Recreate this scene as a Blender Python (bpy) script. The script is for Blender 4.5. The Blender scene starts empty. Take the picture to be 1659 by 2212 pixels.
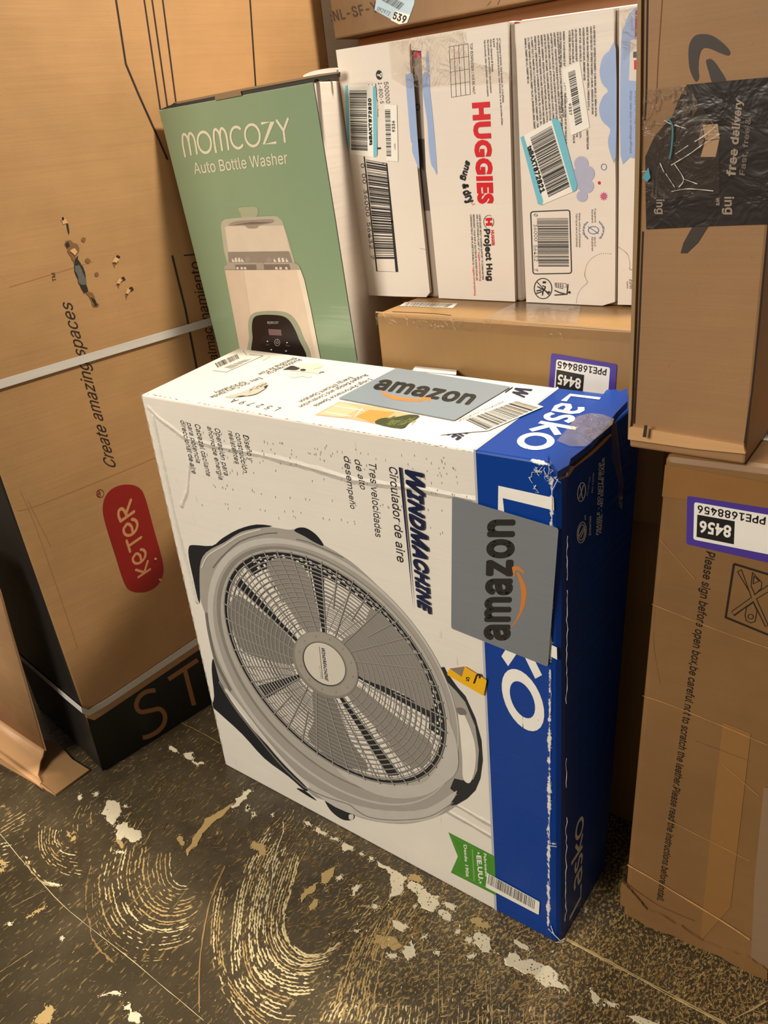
import bpy, bmesh, math, random, os
import numpy as np
from mathutils import Vector, Matrix
random.seed(4)
rng = np.random.default_rng(7)
scn = bpy.context.scene
COL = scn.collection

# ------------------------------------------------------------------ camera
IW, IH = 1659.0, 2212.0
RM = np.array([[0.79350518, 0.59941219, -0.10514068],
               [0.19442494, -0.41341249, -0.8895443],
               [-0.57667016, 0.68541603, -0.44458563]])      # rows: right, down, forward
CP = np.array([0.8029367, -0.52246546, 0.84205561])
FL = 1706.43
cam = bpy.data.cameras.new('camera')
cam.sensor_fit = 'VERTICAL'; cam.sensor_height = 32.0
cam.lens = FL / IH * 32.0
cam.clip_start = 0.02
camo = bpy.data.objects.new('camera', cam); COL.objects.link(camo)
m3 = Matrix([list(RM[0]), list(-RM[1]), list(-RM[2])]).transposed()
camo.matrix_world = Matrix.Translation(Vector(CP)) @ m3.to_4x4()
scn.camera = camo

# ------------------------------------------------------------------ world, lights, exposure
w = bpy.data.worlds.new('room_light'); scn.world = w; w.use_nodes = True
bg = w.node_tree.nodes['Background']
bg.inputs[0].default_value = (1.0, 0.88, 0.72, 1); bg.inputs[1].default_value = 0.11

def area(name, loc, target, size, power, color, shape='SQUARE'):
    l = bpy.data.lights.new(name, 'AREA'); l.shape = shape; l.size = size; l.energy = power; l.color = color
    o = bpy.data.objects.new(name, l); COL.objects.link(o); o.location = loc
    o.rotation_euler = (Vector(target) - Vector(loc)).to_track_quat('-Z', 'Y').to_euler()
    return o
area('ceiling_lamp', (0.61, 0.41, 1.98), (0.3, 0.0, 0.3), 0.13, 39, (1.0, 0.885, 0.71))
area('front_ceiling_lamp', (-0.55, -2.55, 2.1), (0.3, 0.0, 0.4), 1.1, 100, (1.0, 0.91, 0.79))

scn.view_settings.view_transform = 'Standard'
scn.view_settings.look = 'None'
scn.view_settings.gamma = 1.0
scn.view_settings.use_curve_mapping = False
scn.view_settings.exposure = 0.0
try:
    scn.cycles.use_denoising = True
    scn.cycles.max_bounces = 6
    scn.cycles.transparent_max_bounces = 24
except Exception: pass

# ------------------------------------------------------------------ helpers: geometry of rays and planes
def ray(x, y):
    return RM.T @ np.array([(x - IW/2)/FL, (y - IH/2)/FL, 1.0])
class Plane:
    def __init__(s, p, n):
        s.p = np.array(p, float); n = np.array(n, float); s.n = n/np.linalg.norm(n)
        if s.n @ (CP - s.p) < 0: s.n = -s.n
    def at(s, x, y, off=0.0):
        d = ray(x, y); p = s.p + s.n*off
        return CP + d*(((p - CP) @ s.n)/(d @ s.n))
def vplane(a, b):
    t = b - a; return Plane(a, (t[1], -t[0], 0))
def p3(a, b, c): return Plane(a, np.cross(np.array(b)-a, np.array(c)-a))
FLOOR = Plane((0, 0, 0), (0, 0, 1))
def zp(z): return Plane((0, 0, z), (0, 0, 1))
def S(ox, oy, k):                       # detail-view coordinates to photo pixels
    return lambda *P: [(ox + P[i]/k, oy + P[i+1]/k) for i in range(0, len(P), 2)]
def homog(src, dst):
    A = []
    for (x, y), (u, v) in zip(src, dst):
        A.append([x, y, 1, 0, 0, 0, -u*x, -u*y, -u]); A.append([0, 0, 0, x, y, 1, -v*x, -v*y, -v])
    h = np.linalg.svd(np.array(A, float))[2][-1].reshape(3, 3)
    def f(x, y):
        q = h @ np.array([x, y, 1.0]); return (q[0]/q[2], q[1]/q[2])
    return f
def smooth(pts, n=6, closed=True):
    P = np.array(pts, float); N = len(P); out = []
    rngI = range(N) if closed else range(N-1)
    for i in rngI:
        if closed: a, b, c, d = P[i-1], P[i], P[(i+1) % N], P[(i+2) % N]
        else: a, b, c, d = P[max(i-1, 0)], P[i], P[i+1], P[min(i+2, N-1)]
        for k in range(n):
            t = k/n
            out.append(tuple(.5*((2*b)+(-a+c)*t+(2*a-5*b+4*c-d)*t*t+(-a+3*b-3*c+d)*t**3)))
    if not closed: out.append(tuple(P[-1]))
    return out
def roundpoly(pts, r, n=4):
    P = np.array(pts, float); N = len(P); out = []
    for i in range(N):
        a, b, c = P[i-1], P[i], P[(i+1) % N]
        u = (a-b)/np.linalg.norm(a-b); v = (c-b)/np.linalg.norm(c-b)
        p0, p1 = b+u*r, b+v*r
        for k in range(n+1):
            t = k/n; out.append(tuple((1-t)**2*p0+2*t*(1-t)*b+t*t*p1))
    return out
def ellipse(cx, cy, rx, ry, ang=0, n=28):
    c, s = math.cos(ang), math.sin(ang)
    return [(cx+rx*math.cos(t)*c-ry*math.sin(t)*s, cy+rx*math.cos(t)*s+ry*math.sin(t)*c)
            for t in [2*math.pi*k/n for k in range(n)]]

# ------------------------------------------------------------------ materials
def lin(c):
    c = [v/255.0 for v in c]
    return tuple(v/12.92 if v <= .04045 else ((v+.055)/1.055)**2.4 for v in c)
class N:
    """tiny node builder"""
    def __init__(s, name):
        s.m = bpy.data.materials.new(name); s.m.use_nodes = True; s.t = s.m.node_tree
        s.b = s.t.nodes['Principled BSDF']
    def node(s, typ, ins=None, **kw):
        n = s.t.nodes.new(typ)
        for k, v in kw.items(): setattr(n, k, v)
        for k, v in (ins or {}).items(): s.set(n.inputs[k], v)
        return n
    def set(s, sock, v):
        if isinstance(v, bpy.types.NodeSocket): s.t.links.new(v, sock)
        else: sock.default_value = v
    def math(s, op, a, b=0.0, c=0.0, clamp=False):
        n = s.node('ShaderNodeMath', {0: a, 1: b, 2: c}, operation=op); n.use_clamp = clamp; return n.outputs[0]
    def ramp(s, v, lo, hi):
        n = s.node('ShaderNodeMapRange', {0: v, 1: lo, 2: hi}); n.clamp = True; return n.outputs[0]
    def mix(s, f, a, b):
        n = s.node('ShaderNodeMix', {0: f}, data_type='RGBA')
        s.set(n.inputs[6], a if isinstance(a, bpy.types.NodeSocket) else (*a[:3], 1))
        s.set(n.inputs[7], b if isinstance(b, bpy.types.NodeSocket) else (*b[:3], 1)); return n.outputs[2]
    def obj(s): return s.node('ShaderNodeTexCoord').outputs['Object']
    def scale(s, v, sc, rot=(0, 0, 0)):
        n = s.node('ShaderNodeMapping', {0: v}); n.inputs['Scale'].default_value = sc; n.inputs['Rotation'].default_value = rot
        return n.outputs[0]
    def noise(s, v, sc, det=3, rough=.55, dist=0.0):
        n = s.node('ShaderNodeTexNoise', {'Vector': v, 'Scale': sc, 'Detail': det, 'Roughness': rough, 'Distortion': dist})
        return n.outputs[0]
    def bump(s, h, strength, dist, prev=None):
        n = s.node('ShaderNodeBump', {'Height': h, 'Strength': strength, 'Distance': dist})
        if prev is not None: s.set(n.inputs['Normal'], prev)
        return n.outputs[0]

MATS = {}
def ink(rgb, rough=.5, name=None):
    key = (tuple(rgb), rough)
    if key in MATS: return MATS[key]
    n = N(name or 'ink_%02x%02x%02x' % tuple(rgb))
    v = n.noise(n.obj(), 60, 4)
    c = lin(rgb)
    n.set(n.b.inputs['Base Color'], n.mix(v, tuple(x*.93 for x in c), tuple(min(1, x*1.07) for x in c)))
    n.b.inputs['Roughness'].default_value = rough
    MATS[key] = n.m; return n.m

def kraft(name, rgb, flute=(1, 1, 60), yaw=0.0, rough=.7, stain=.25):
    """corrugated board: fibre mottling, flute lines pressed through, faint wear"""
    n = N(name); o = n.obj(); c = lin(rgb)
    o2 = n.scale(o, (1, 1, 1), (0, 0, yaw))
    st = n.noise(n.scale(o2, flute), 4.0, 3, .6)
    fine = n.noise(o, 420, 3, .7); big = n.noise(o, 6, 4, .6)
    base = n.mix(n.ramp(big, .3, .7), tuple(x*(1-stain*.6) for x in c), tuple(min(1, x*(1+stain*.25)) for x in c))
    base = n.mix(n.math('MULTIPLY', n.ramp(st, .45, .75), .16), base, tuple(x*.72 for x in c))
    base = n.mix(n.math('MULTIPLY', n.ramp(fine, .62, .74), .5), base, tuple(x*.62 for x in c))
    base = n.mix(n.math('MULTIPLY', n.ramp(fine, .30, .22), .35), base, tuple(min(1, x*1.5) for x in c))
    n.set(n.b.inputs['Base Color'], base)
    n.b.inputs['Roughness'].default_value = rough
    b = n.bump(st, .25, .0012); b = n.bump(fine, .12, .0004, b); b = n.bump(n.noise(o, 9, 2), .35, .006, b)
    n.set(n.b.inputs['Normal'], b)
    return n.m

def seg_creases(n, segs, width):
    """height = ridge along given 3D segments in object space"""
    o = n.obj(); best = None
    for a, b in segs:
        a = Vector(a); d = Vector(b)-a; L2 = d.length_squared
        pa = n.node('ShaderNodeVectorMath', {0: o, 1: tuple(a)}, operation='SUBTRACT').outputs[0]
        t = n.node('ShaderNodeVectorMath', {0: pa, 1: tuple(d/L2)}, operation='DOT_PRODUCT').outputs['Value']
        t = n.math('MULTIPLY', t, 1.0, clamp=True)
        pr = n.node('ShaderNodeVectorMath', {0: tuple(d)}, operation='SCALE'); n.set(pr.inputs['Scale'], t)
        df = n.node('ShaderNodeVectorMath', {0: pa, 1: pr.outputs[0]}, operation='SUBTRACT').outputs[0]
        ln = n.node('ShaderNodeVectorMath', {0: df}, operation='LENGTH').outputs['Value']
        best = ln if best is None else n.math('MINIMUM', best, ln)
    jit = n.math('MULTIPLY', n.math('SUBTRACT', n.noise(o, 40, 3), .5), .006)
    return n.ramp(n.math('ADD', best, jit), width, 0.0)

def coated(name, rgb, rough=.35, creases=None, marks=0.0, wear=None, tint=None, spec=.5):
    """smooth printed board: slight waviness, dents, optional crease lines and wear"""
    n = N(name); o = n.obj(); c = lin(rgb)
    big = n.noise(o, 5, 3)
    base = n.mix(n.ramp(big, .35, .65), tuple(x*.955 for x in c), c)
    if marks:
        d = n.noise(n.scale(o, (190, 190, 22)), 1.0, 2)
        base = n.mix(n.math('MULTIPLY', n.ramp(d, .70, .78), marks), base, tuple(x*.45 for x in c))
    if tint:                     # a second, soft print colour mottled in
        base = n.mix(n.math('MULTIPLY', n.ramp(n.noise(o, 7, 2), .35, .7), .55), base, lin(tint))
    b = n.bump(n.noise(o, 12, 2), .35, .004)
    b = n.bump(n.noise(n.scale(o, (1, 1, 18)), 7, 2), .2, .0015, b)
    if wear:
        wn = n.noise(o, 130, 4, .75)
        h = seg_creases(n, wear, .0035)
        f = n.math('MULTIPLY', n.ramp(n.math('ADD', wn, n.math('MULTIPLY', h, .35)), .72, .80), n.ramp(h, 0.0, .4))
        base = n.mix(f, base, lin((225, 222, 215)))
    if creases:
        h = seg_creases(n, creases, .0042); b = n.bump(h, 1.0, .0020, b)
        base = n.mix(n.math('MULTIPLY', n.ramp(h, .75, 1.0), .14), base, tuple(x*.55 for x in c))
    n.set(n.b.inputs['Base Color'], base)
    n.b.inputs['Roughness'].default_value = rough; n.b.inputs['Specular IOR Level'].default_value = spec
    n.set(n.b.inputs['Normal'], b)
    return n.m

def clear_tape(name, amt=.25, wr=.9, tint=(200, 180, 150), scale=45):
    """thin clear film: mostly see-through, milky where it is creased, small glints"""
    n = N(name); t = n.t; o = n.obj()
    wv = n.noise(o, scale, 3, .6, 1.2)
    ridge = n.ramp(n.math('ABSOLUTE', n.math('SUBTRACT', wv, .5)), .035, 0.0)
    big = n.noise(o, scale*.3, 2)
    h = n.math('ADD', n.math('MULTIPLY', ridge, n.ramp(big, .4, .65)), n.math('MULTIPLY', big, 2.0))
    b = n.bump(h, wr, .0016)
    g = n.node('ShaderNodeBsdfGlossy', {'Roughness': .2, 'Normal': b, 'Color': (1, 1, 1, 1)})
    d = n.node('ShaderNodeBsdfDiffuse', {'Color': (*lin(tint), 1)})
    tr = n.node('ShaderNodeBsdfTransparent', {'Color': (.97, .96, .95, 1)})
    fr = n.node('ShaderNodeFresnel', {'IOR': 1.35, 'Normal': b}).outputs[0]
    f0 = n.math('ADD', amt*.10, n.math('MULTIPLY', n.math('MULTIPLY', ridge, n.ramp(big, .42, .6)), amt*2.2), clamp=True)
    m1 = n.node('ShaderNodeMixShader', {0: f0})
    t.links.new(tr.outputs[0], m1.inputs[1]); t.links.new(d.outputs[0], m1.inputs[2])
    m2 = n.node('ShaderNodeMixShader', {0: n.math('MULTIPLY', fr, .42, clamp=True)})
    t.links.new(m1.outputs[0], m2.inputs[1]); t.links.new(g.outputs[0], m2.inputs[2])
    t.links.new(m2.outputs[0], t.nodes['Material Output'].inputs[0])
    return n.m

# ------------------------------------------------------------------ objects
def root_world(p):
    v = Vector((0, 0, 0))
    while p is not None: v += p.location; p = p.parent
    return v
def thing(name, label, cat, loc, group=None):
    o = bpy.data.objects.new(name, None); COL.objects.link(o)
    o.empty_display_size = .05; o.location = Vector(loc)
    o['label'] = label; o['category'] = cat
    if group: o['group'] = group
    return o
def mesh(name, verts, faces, mats, parent=None, midx=None, label=None, smoothf=False):
    base = root_world(parent)
    me = bpy.data.meshes.new(name)
    me.from_pydata([tuple(Vector(v)-base) for v in verts], [], faces)
    for m in (mats if isinstance(mats, (list, tuple)) else [mats]): me.materials.append(m)
    if midx:
        me.polygons.foreach_set('material_index', midx)
    if smoothf: me.polygons.foreach_set('use_smooth', [True]*len(me.polygons))
    me.update()
    o = bpy.data.objects.new(name, me); COL.objects.link(o); o.parent = parent
    if label: o['label'] = label
    return o
def from_bm(name, bm, mats, parent=None, label=None):
    base = root_world(parent)
    for v in bm.verts: v.co -= base
    me = bpy.data.meshes.new(name); bm.to_mesh(me); bm.free()
    for m in (mats if isinstance(mats, (list, tuple)) else [mats]): me.materials.append(m)
    o = bpy.data.objects.new(name, me); COL.objects.link(o); o.parent = parent
    if label: o['label'] = label
    return o
def hexbm(c):      # corners: front-bottom-left, fbr, ftr, ftl, back-bottom-left, bbr, btr, btl
    bm = bmesh.new(); v = [bm.verts.new(Vector(p)) for p in c]
    for f in ((0, 1, 2, 3), (5, 4, 7, 6), (4, 0, 3, 7), (1, 5, 6, 2), (3, 2, 6, 7), (4, 5, 1, 0)):
        bm.faces.new([v[i] for i in f])
    bm.normal_update(); return bm, v
def carton(name, c, mat, parent, bev=.0025, label=None):
    bm, v = hexbm(c)
    bmesh.ops.bevel(bm, geom=list(bm.edges), offset=bev, segments=2, affect='EDGES', profile=.5)
    o = from_bm(name, bm, mat, parent, label)
    return o
def slab(name, plane, px, thick, mat, parent, off=0.0, label=None, outward=True, zmin=None):
    """a panel: outline on a plane given real thickness"""
    a = [plane.at(x, y, off) for x, y in px]; k = len(a)
    if zmin is not None:
        for q in a: q[2] = max(q[2], zmin)
    b = [q + plane.n*thick*(1 if outward else -1) for q in a]
    F = [list(range(k)), [k+i for i in range(k)][::-1]] + [[i, i+k, (i+1) % k+k, (i+1) % k] for i in range(k)]
    return mesh(name, a+b, F, mat, parent, label=label)

FONT = None
try:
    FONT = bpy.data.fonts.load(os.path.join(bpy.utils.resource_path('LOCAL'), 'datafiles', 'fonts', 'Inter.woff2'))
except Exception: FONT = None
_tc = {}
def text_tris(s, bold=0.0, shear=0.0, smallcaps=None, spacing=1.0, plain=False):
    key = (s, bold, shear, smallcaps, spacing, plain)
    if key in _tc: return _tc[key]
    cu = bpy.data.curves.new('t', 'FONT'); cu.body = s; cu.size = 1.0; cu.offset = bold; cu.shear = shear
    if FONT and not plain: cu.font = FONT
    cu.resolution_u = 3; cu.space_character = spacing; cu.fill_mode = 'FRONT'
    if smallcaps:
        cu.small_caps_scale = smallcaps
        for i, ch in enumerate(s):
            if ch.islower(): cu.body_format[i].use_small_caps = True
    o = bpy.data.objects.new('t', cu); COL.objects.link(o)
    me = o.to_mesh(); V = [(v.co.x, v.co.y) for v in me.vertices]; F = [list(p.vertices) for p in me.polygons]
    o.to_mesh_clear(); bpy.data.objects.remove(o); bpy.data.curves.remove(cu)
    _tc[key] = (V, F); return V, F
def text_chars(s, bold=0.0, shear=0.0, smallcaps=None, spacing=1.0, bf=0):
    """list of (verts, faces); heavy lettering gets a ribbon of width 2*bold along every outline"""
    if bf:                       # heavy weight straight from the outline offset of the built-in font
        return [text_tris(s, bold*.8, shear, smallcaps, spacing*(1+bold*1.3), True)]
    V, F = text_tris(s, 0.0, shear, smallcaps=smallcaps, spacing=spacing*(1+bold*1.2)); out = [(V, F)]
    if bold > .003:
        cnt = {}
        for f in F:
            for i in range(len(f)):
                e = (f[i], f[(i+1) % len(f)]); k = (min(e), max(e)); cnt[k] = cnt.get(k, 0)+1
        R = [([], []) for _ in range(6)]; n = 0
        for (i, j), c in cnt.items():
            if c != 1: continue
            a, b = np.array(V[i]), np.array(V[j]); d = b-a; L = np.linalg.norm(d)
            if L < 1e-6: continue
            d /= L; q = np.array([-d[1], d[0]])*bold; e = d*bold*.45
            v, fc = R[n % 6]; n += 1; k = len(v)
            v += [tuple(a-e*.6+q), tuple(a-e*1.6), tuple(a-e*.6-q), tuple(b+e*.6-q), tuple(b+e*1.6), tuple(b+e*.6+q)]; fc.append([k, k+1, k+2, k+3, k+4, k+5])
        out += [r for r in R if r[0]]
    return out
_H = text_tris('H')[0]; CAPH = max(v[1] for v in _H)
_x = text_tris('x')[0]; XH = max(v[1] for v in _x)

class Art:
    """flat print lying on a carton face; every layer is a film 0.1 mm thick"""
    def __init__(s, plane, step=.00012, base=.0002):
        s.pl = plane; s.V = []; s.F = []; s.M = []; s.mats = []; s.step = step; s.base = base
    def mi(s, m):
        if m not in s.mats: s.mats.append(m)
        return s.mats.index(m)
    def add(s, px, faces, mat, layer):
        k = len(s.V); s.k = (getattr(s, 'k', 0)+1) % 20; off = s.base + s.step*layer + s.k*4e-6
        s.V += [s.pl.at(x, y, off) for x, y in px]
        i = s.mi(mat)
        for f in faces: s.F.append([k+j for j in f]); s.M.append(i)
    def poly(s, px, mat, layer=0): s.add(px, [list(range(len(px)))], mat, layer)
    def text(s, t, BL, BR, TL, TR, mat, layer=1, bold=0.0, shear=0.0, vr='cap', **kw):
        C = text_chars(t, bold, shear, **kw); V = [v for c in C for v in c[0]]
        if not V: return
        x0 = min(v[0] for v in V); x1 = max(v[0] for v in V); h = (.73 if kw.get('bf') else CAPH) if vr == 'cap' else XH
        f = homog([(x0, 0), (x1, 0), (x0, h), (x1, h)], [BL, BR, TL, TR])
        for V, F in C: s.add([f(*v) for v in V], F, mat, layer)
    def strokes(s, lines, mat, width, layer=1, f=None, caps=True):
        f = f or (lambda x, y: (x, y))
        for L in lines:
            L = [np.array(p, float) for p in L]; n = len(L); P = []; Fc = []
            for i in range(n):
                a = L[max(i-1, 0)]; b = L[min(i+1, n-1)]; d = b-a; d = d/(np.linalg.norm(d)+1e-9)
                nn = np.array([-d[1], d[0]]); sc = 1.0
                if 0 < i < n-1:
                    d1 = L[i]-L[i-1]; d1 = d1/(np.linalg.norm(d1)+1e-9); sc = 1/max(.45, abs(nn @ np.array([-d1[1], d1[0]])))
                w_ = (width if np.isscalar(width) else width[i])/2
                P += [tuple(L[i]+nn*w_*sc), tuple(L[i]-nn*w_*sc)]
                if i: Fc.append([2*i-2, 2*i-1, 2*i+1, 2*i])
            s.add([f(*p) for p in P], Fc, mat, layer)
            if caps and np.isscalar(width):
                for e in (L[0], L[-1]): s.add([f(*p) for p in ellipse(e[0], e[1], width/2, width/2, 0, 10)], [list(range(10))], mat, layer)
    def barcode(s, q, mat, n=40, seed=1, layer=1, fill=.5, hseg=None):
        """q: BL, BR, TR, TL - bars stand along BL-TL, run along BL-BR"""
        r = random.Random(seed); f = homog([(0, 0), (1, 0), (1, 1), (0, 1)], q); x = 0; ws = []
        for i in range(n): ws.append((r.choice([1, 1, 2, 3]), r.choice([1, 1, 2, 2, 3])))
        T = sum(a+b for a, b in ws)
        for a, b in ws:
            x0, x1 = x/T, (x+a*fill*2*.9)/T; x += a+b
            s.add([f(x0, 0), f(x1, 0), f(x1, 1), f(x0, 1)], [[0, 1, 2, 3]], mat, layer)
    def build(s, name, parent, label=None):
        o = mesh(name, s.V, s.F, s.mats, parent, s.M, label); s.V, s.F, s.M, s.mats = [], [], [], []
        return o

BLACK = ink((22, 20, 20), .45); NAVY = ink((16, 26, 62), .4); WHITE = ink((236, 232, 224), .4)
DGREY = ink((70, 66, 62), .45); PAPER = ink((232, 228, 218), .5)

def layline(art, s, a, b, h, mat, layer=2, bold=0.0, shear=0.0, side=1, vr='cap', **kw):
    """one line of lettering: baseline a->b, cap height h pixels to the left-hand normal * side"""
    a = np.array(a, float); b = np.array(b, float); d = (b-a)/np.linalg.norm(b-a); nn = np.array([d[1], -d[0]])*side*h
    art.text(s, tuple(a), tuple(b), tuple(a+nn), tuple(b+nn), mat, layer, bold, shear, vr, **kw)
#@@BODY

# ================================================================== the setting
def floor_mat():
    n = N('worn_floor'); o = n.obj()
    big = n.noise(o, 3.2, 4, .6); med = n.noise(o, 22, 4, .65); fine = n.noise(n.scale(o, (1.0, .62, 1), (0, 0, -.5)), 330, 3, .7)
    base = n.mix(n.ramp(big, .35, .65), lin((58, 49, 34)), lin((86, 76, 58)))
    base = n.mix(n.math('MULTIPLY', n.ramp(med, .45, .7), .6), base, lin((48, 38, 22)))
    # thin old adhesive film: many tan specks towards the boxes, few elsewhere
    sx = n.node('ShaderNodeSeparateXYZ', {0: o}); X, Y = sx.outputs[0], sx.outputs[1]
    near = n.ramp(n.math('ADD', n.math('MULTIPLY', X, 1.0), n.math('MULTIPLY', Y, .55)), .02, .50)
    near = n.math('ADD', near, n.math('MULTIPLY', n.math('SUBTRACT', n.noise(o, 7, 3), .5), 1.3), clamp=True)
    dens = n.math('SUBTRACT', .67, n.math('MULTIPLY', near, .15))
    spk = n.ramp(n.math('SUBTRACT', fine, dens), 0.0, .045)
    tanc = n.mix(n.noise(o, 60, 2), lin((140, 112, 64)), lin((196, 168, 110)))
    base = n.mix(n.math('MULTIPLY', spk, n.math('ADD', .2, n.math('MULTIPLY', near, .78), clamp=True)), base, tanc)
    strk = n.noise(n.scale(o, (260, 60, 1), (0, 0, .6)), 1.0, 2, .6)
    base = n.mix(n.math('MULTIPLY', n.ramp(strk, .60, .68), .5), base, lin((176, 148, 96)))
    n.set(n.b.inputs['Base Color'], base)
    n.set(n.b.inputs['Roughness'], n.ramp(med, .2, 1.3))
    b = n.bump(fine, .35, .0008); b = n.bump(med, .3, .002, b)
    n.set(n.b.inputs['Normal'], b); return n.m
fl = mesh('floor', [(-2.5, -3, -.002), (3, -3, -.002), (3, 1.3, -.002), (-2.5, 1.3, -.002),
                    (-2.5, -3, 0), (3, -3, 0), (3, 1.3, 0), (-2.5, 1.3, 0)],
          [[0, 3, 2, 1], [4, 5, 6, 7], [0, 1, 5, 4], [1, 2, 6, 5], [2, 3, 7, 6], [3, 0, 4, 7]], floor_mat())
fl['kind'] = 'structure'
def wall(name, x0, x1, y0, y1):
    bm, v = hexbm([(x0, y0, 0), (x1, y0, 0), (x1, y0, 2.5), (x0, y0, 2.5), (x0, y1, 0), (x1, y1, 0), (x1, y1, 2.5), (x0, y1, 2.5)])
    o = from_bm(name, bm, WALL); o['kind'] = 'structure'
wn_ = N('painted_wall'); wn_.b.inputs['Base Color'].default_value = (*lin((190, 178, 160)), 1); wn_.b.inputs['Roughness'].default_value = .8
wn_.set(wn_.b.inputs['Normal'], wn_.bump(wn_.noise(wn_.obj(), 80, 3), .2, .001)); WALL = wn_.m
wall('wall_back', -2.5, 3, 1.3, 1.4)
wall('wall_left', -2.6, -2.5, -3, 1.4)

# ------------------------------------------------------------------ old adhesive, paint and scratches on the floor
fart_tan = ink((186, 158, 104), .6); fart_pale = ink((216, 198, 150), .55); fart_old = ink((150, 120, 72), .65)
paint = ink((226, 214, 184), .5); pit = ink((70, 58, 44), .7); filmm = ink((104, 88, 66), .6)
RV, RF, RM_ = [], [], []
def ridge_poly(P, wbase, broke, mi, seedoff=0.0, zlev=.0003):
    """one trowel ridge: a low, ragged strip that breaks up along its length"""
    P = np.array(P); seg = np.linalg.norm(np.diff(P, axis=0), axis=1); L = seg.sum()
    if L < .004: return
    n = max(3, int(L/.0022)); t = np.linspace(0, L, n); cs = np.r_[0, np.cumsum(seg)]
    x = np.interp(t, cs, P[:, 0]); y = np.interp(t, cs, P[:, 1])
    ph = rng.uniform(0, 50, 4)
    gate = (np.sin(t*150+ph[0])*.8+np.sin(t*410+ph[1])*.8+np.sin(t*37+ph[2])*.8+rng.normal(0, .7, n))
    on = gate > (broke*3.2-2.2)
    dx = np.gradient(x); dy = np.gradient(y); q = np.hypot(dx, dy)+1e-9; nx, ny = -dy/q, dx/q
    jx = rng.normal(0, .00016, n)
    w1 = wbase*np.clip(rng.normal(.6, .3, n), .12, 1.4); w2 = wbase*np.clip(rng.normal(.6, .3, n), .12, 1.4)
    i = 0
    while i < n:
        if not on[i]: i += 1; continue
        j = i
        while j+1 < n and on[j+1]: j += 1
        if j > i:
            k = len(RV)
            for a in range(i, j+1):
                e = .25 if a in (i, j) else 1
                RV.append((x[a]+nx[a]*(w1[a]*e+jx[a]), y[a]+ny[a]*(w1[a]*e+jx[a]), zlev))
                RV.append((x[a], y[a], zlev+.0005*e))
                RV.append((x[a]-nx[a]*(w2[a]*e-jx[a]), y[a]-ny[a]*(w2[a]*e-jx[a]), zlev))
            for a in range(j-i):
                b = k+3*a
                RF.append([b, b+1, b+4, b+3]); RF.append([b+1, b+2, b+5, b+4]); RM_.extend([mi, mi])
        i = j+1
def family(A, B, n, w=.0011, broke=.4, mi=0, jitter=.08, w2=None):
    A = np.array([FLOOR.at(*p)[:2] for p in smooth(A, 6, False)]); B = np.array([FLOOR.at(*p)[:2] for p in smooth(B, 6, False)])
    def res(P, m=60):
        s = np.r_[0, np.cumsum(np.linalg.norm(np.diff(P, axis=0), axis=1))]; t = np.linspace(0, s[-1], m)
        return np.c_[np.interp(t, s, P[:, 0]), np.interp(t, s, P[:, 1])]
    A, B = res(A), res(B)
    for i in range(n):
        t = (i + rng.normal(0, jitter))/(n-1)
        wob = np.cumsum(rng.normal(0, .00006, A.shape), axis=0)
        a0, a1 = int(rng.uniform(0, 5)), 60-int(rng.uniform(0, 6))
        ridge_poly((A*(1-t)+B*t+wob)[a0:a1], w*rng.uniform(.75, 1.2), np.clip(broke+rng.normal(0, .08), 0, 1), mi if rng.random() < .8 else 1-min(mi, 1))
a1 = S(0, 1600, 2.963); a2 = S(500, 1650, 2.963)
# centre fan of trowel ridges
family(a1(700,640, 640,870, 650,1020, 690,1160, 770,1260, 900,1330, 1050,1335, 1200,1290, 1300,1200),
       a1(1090,700, 1085,800, 1100,880, 1150,930, 1230,930), 17, .0013, .36, 0)
family(a1(590,900, 600,1080, 640,1220, 720,1330, 860,1410, 1080,1400), a1(620,900, 630,1060, 670,1190, 750,1300, 880,1370, 1080,1370), 3, .0008, .62, 0)
family(a1(590,770, 560,880, 545,1020, 570,1160, 600,1280, 700,1400, 790,1465), a1(594,770, 564,880, 549,1020, 574,1160, 604,1280, 704,1398, 794,1460), 2, .0011, .35, 2)
# left small fan
family(a1(250,540, 250,680, 300,780, 400,850, 545,885), a1(400,560, 385,620, 420,680, 500,690), 9, .0012, .42, 0)
family(a1(470,600, 475,500, 520,410), a1(640,520, 640,440, 650,380), 7, .001, .5, 0)
family(a1(150,740, 200,840, 290,920, 390,940), a1(160,735, 215,830, 300,905, 395,925), 2, .0014, .3, 1)
family(a1(0,500, 100,440, 200,370), a1(0,640, 80,590, 150,560), 7, .0013, .38, 0)
family(a1(0,660, 40,650, 80,640), a1(0,860, 20,840, 60,830), 8, .0014, .55, 1)
# faint ridges behind, under the grey carton edge
family(a1(720,330, 760,270, 830,200), a1(1240,420, 1300,330, 1360,270), 24, .0007, .64, 2)
family(a1(880,560, 950,420, 1000,330), a1(1500,700, 1600,540, 1659,450), 24, .0006, .70, 2)
family(a1(740,640, 800,520, 850,440), a1(900,700, 960,600, 1000,540), 9, .0011, .5, 0)
# big fan, lower middle
family(a2(250,400, 140,560, 60,760, 20,950, 0,1200, 30,1400, 140,1540, 300,1630, 420,1640),
       a2(440,600, 400,760, 350,930, 350,1080, 420,1180, 520,1225, 640,1185, 720,1130), 20, .0015, .24, 1)
family(a2(-60,700, -110,900, -130,1150, -90,1380, 20,1580, 120,1700), a2(-20,860, -60,1050, -50,1280, 30,1450, 180,1600, 330,1680), 5, .0013, .34, 0)
family(a2(260,400, 330,330, 370,260), a2(560,560, 600,470, 640,420), 14, .0010, .48, 0)
family(a2(120,500, 200,410, 260,330), a2(380,760, 470,580, 530,480), 15, .0008, .52, 2)
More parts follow.
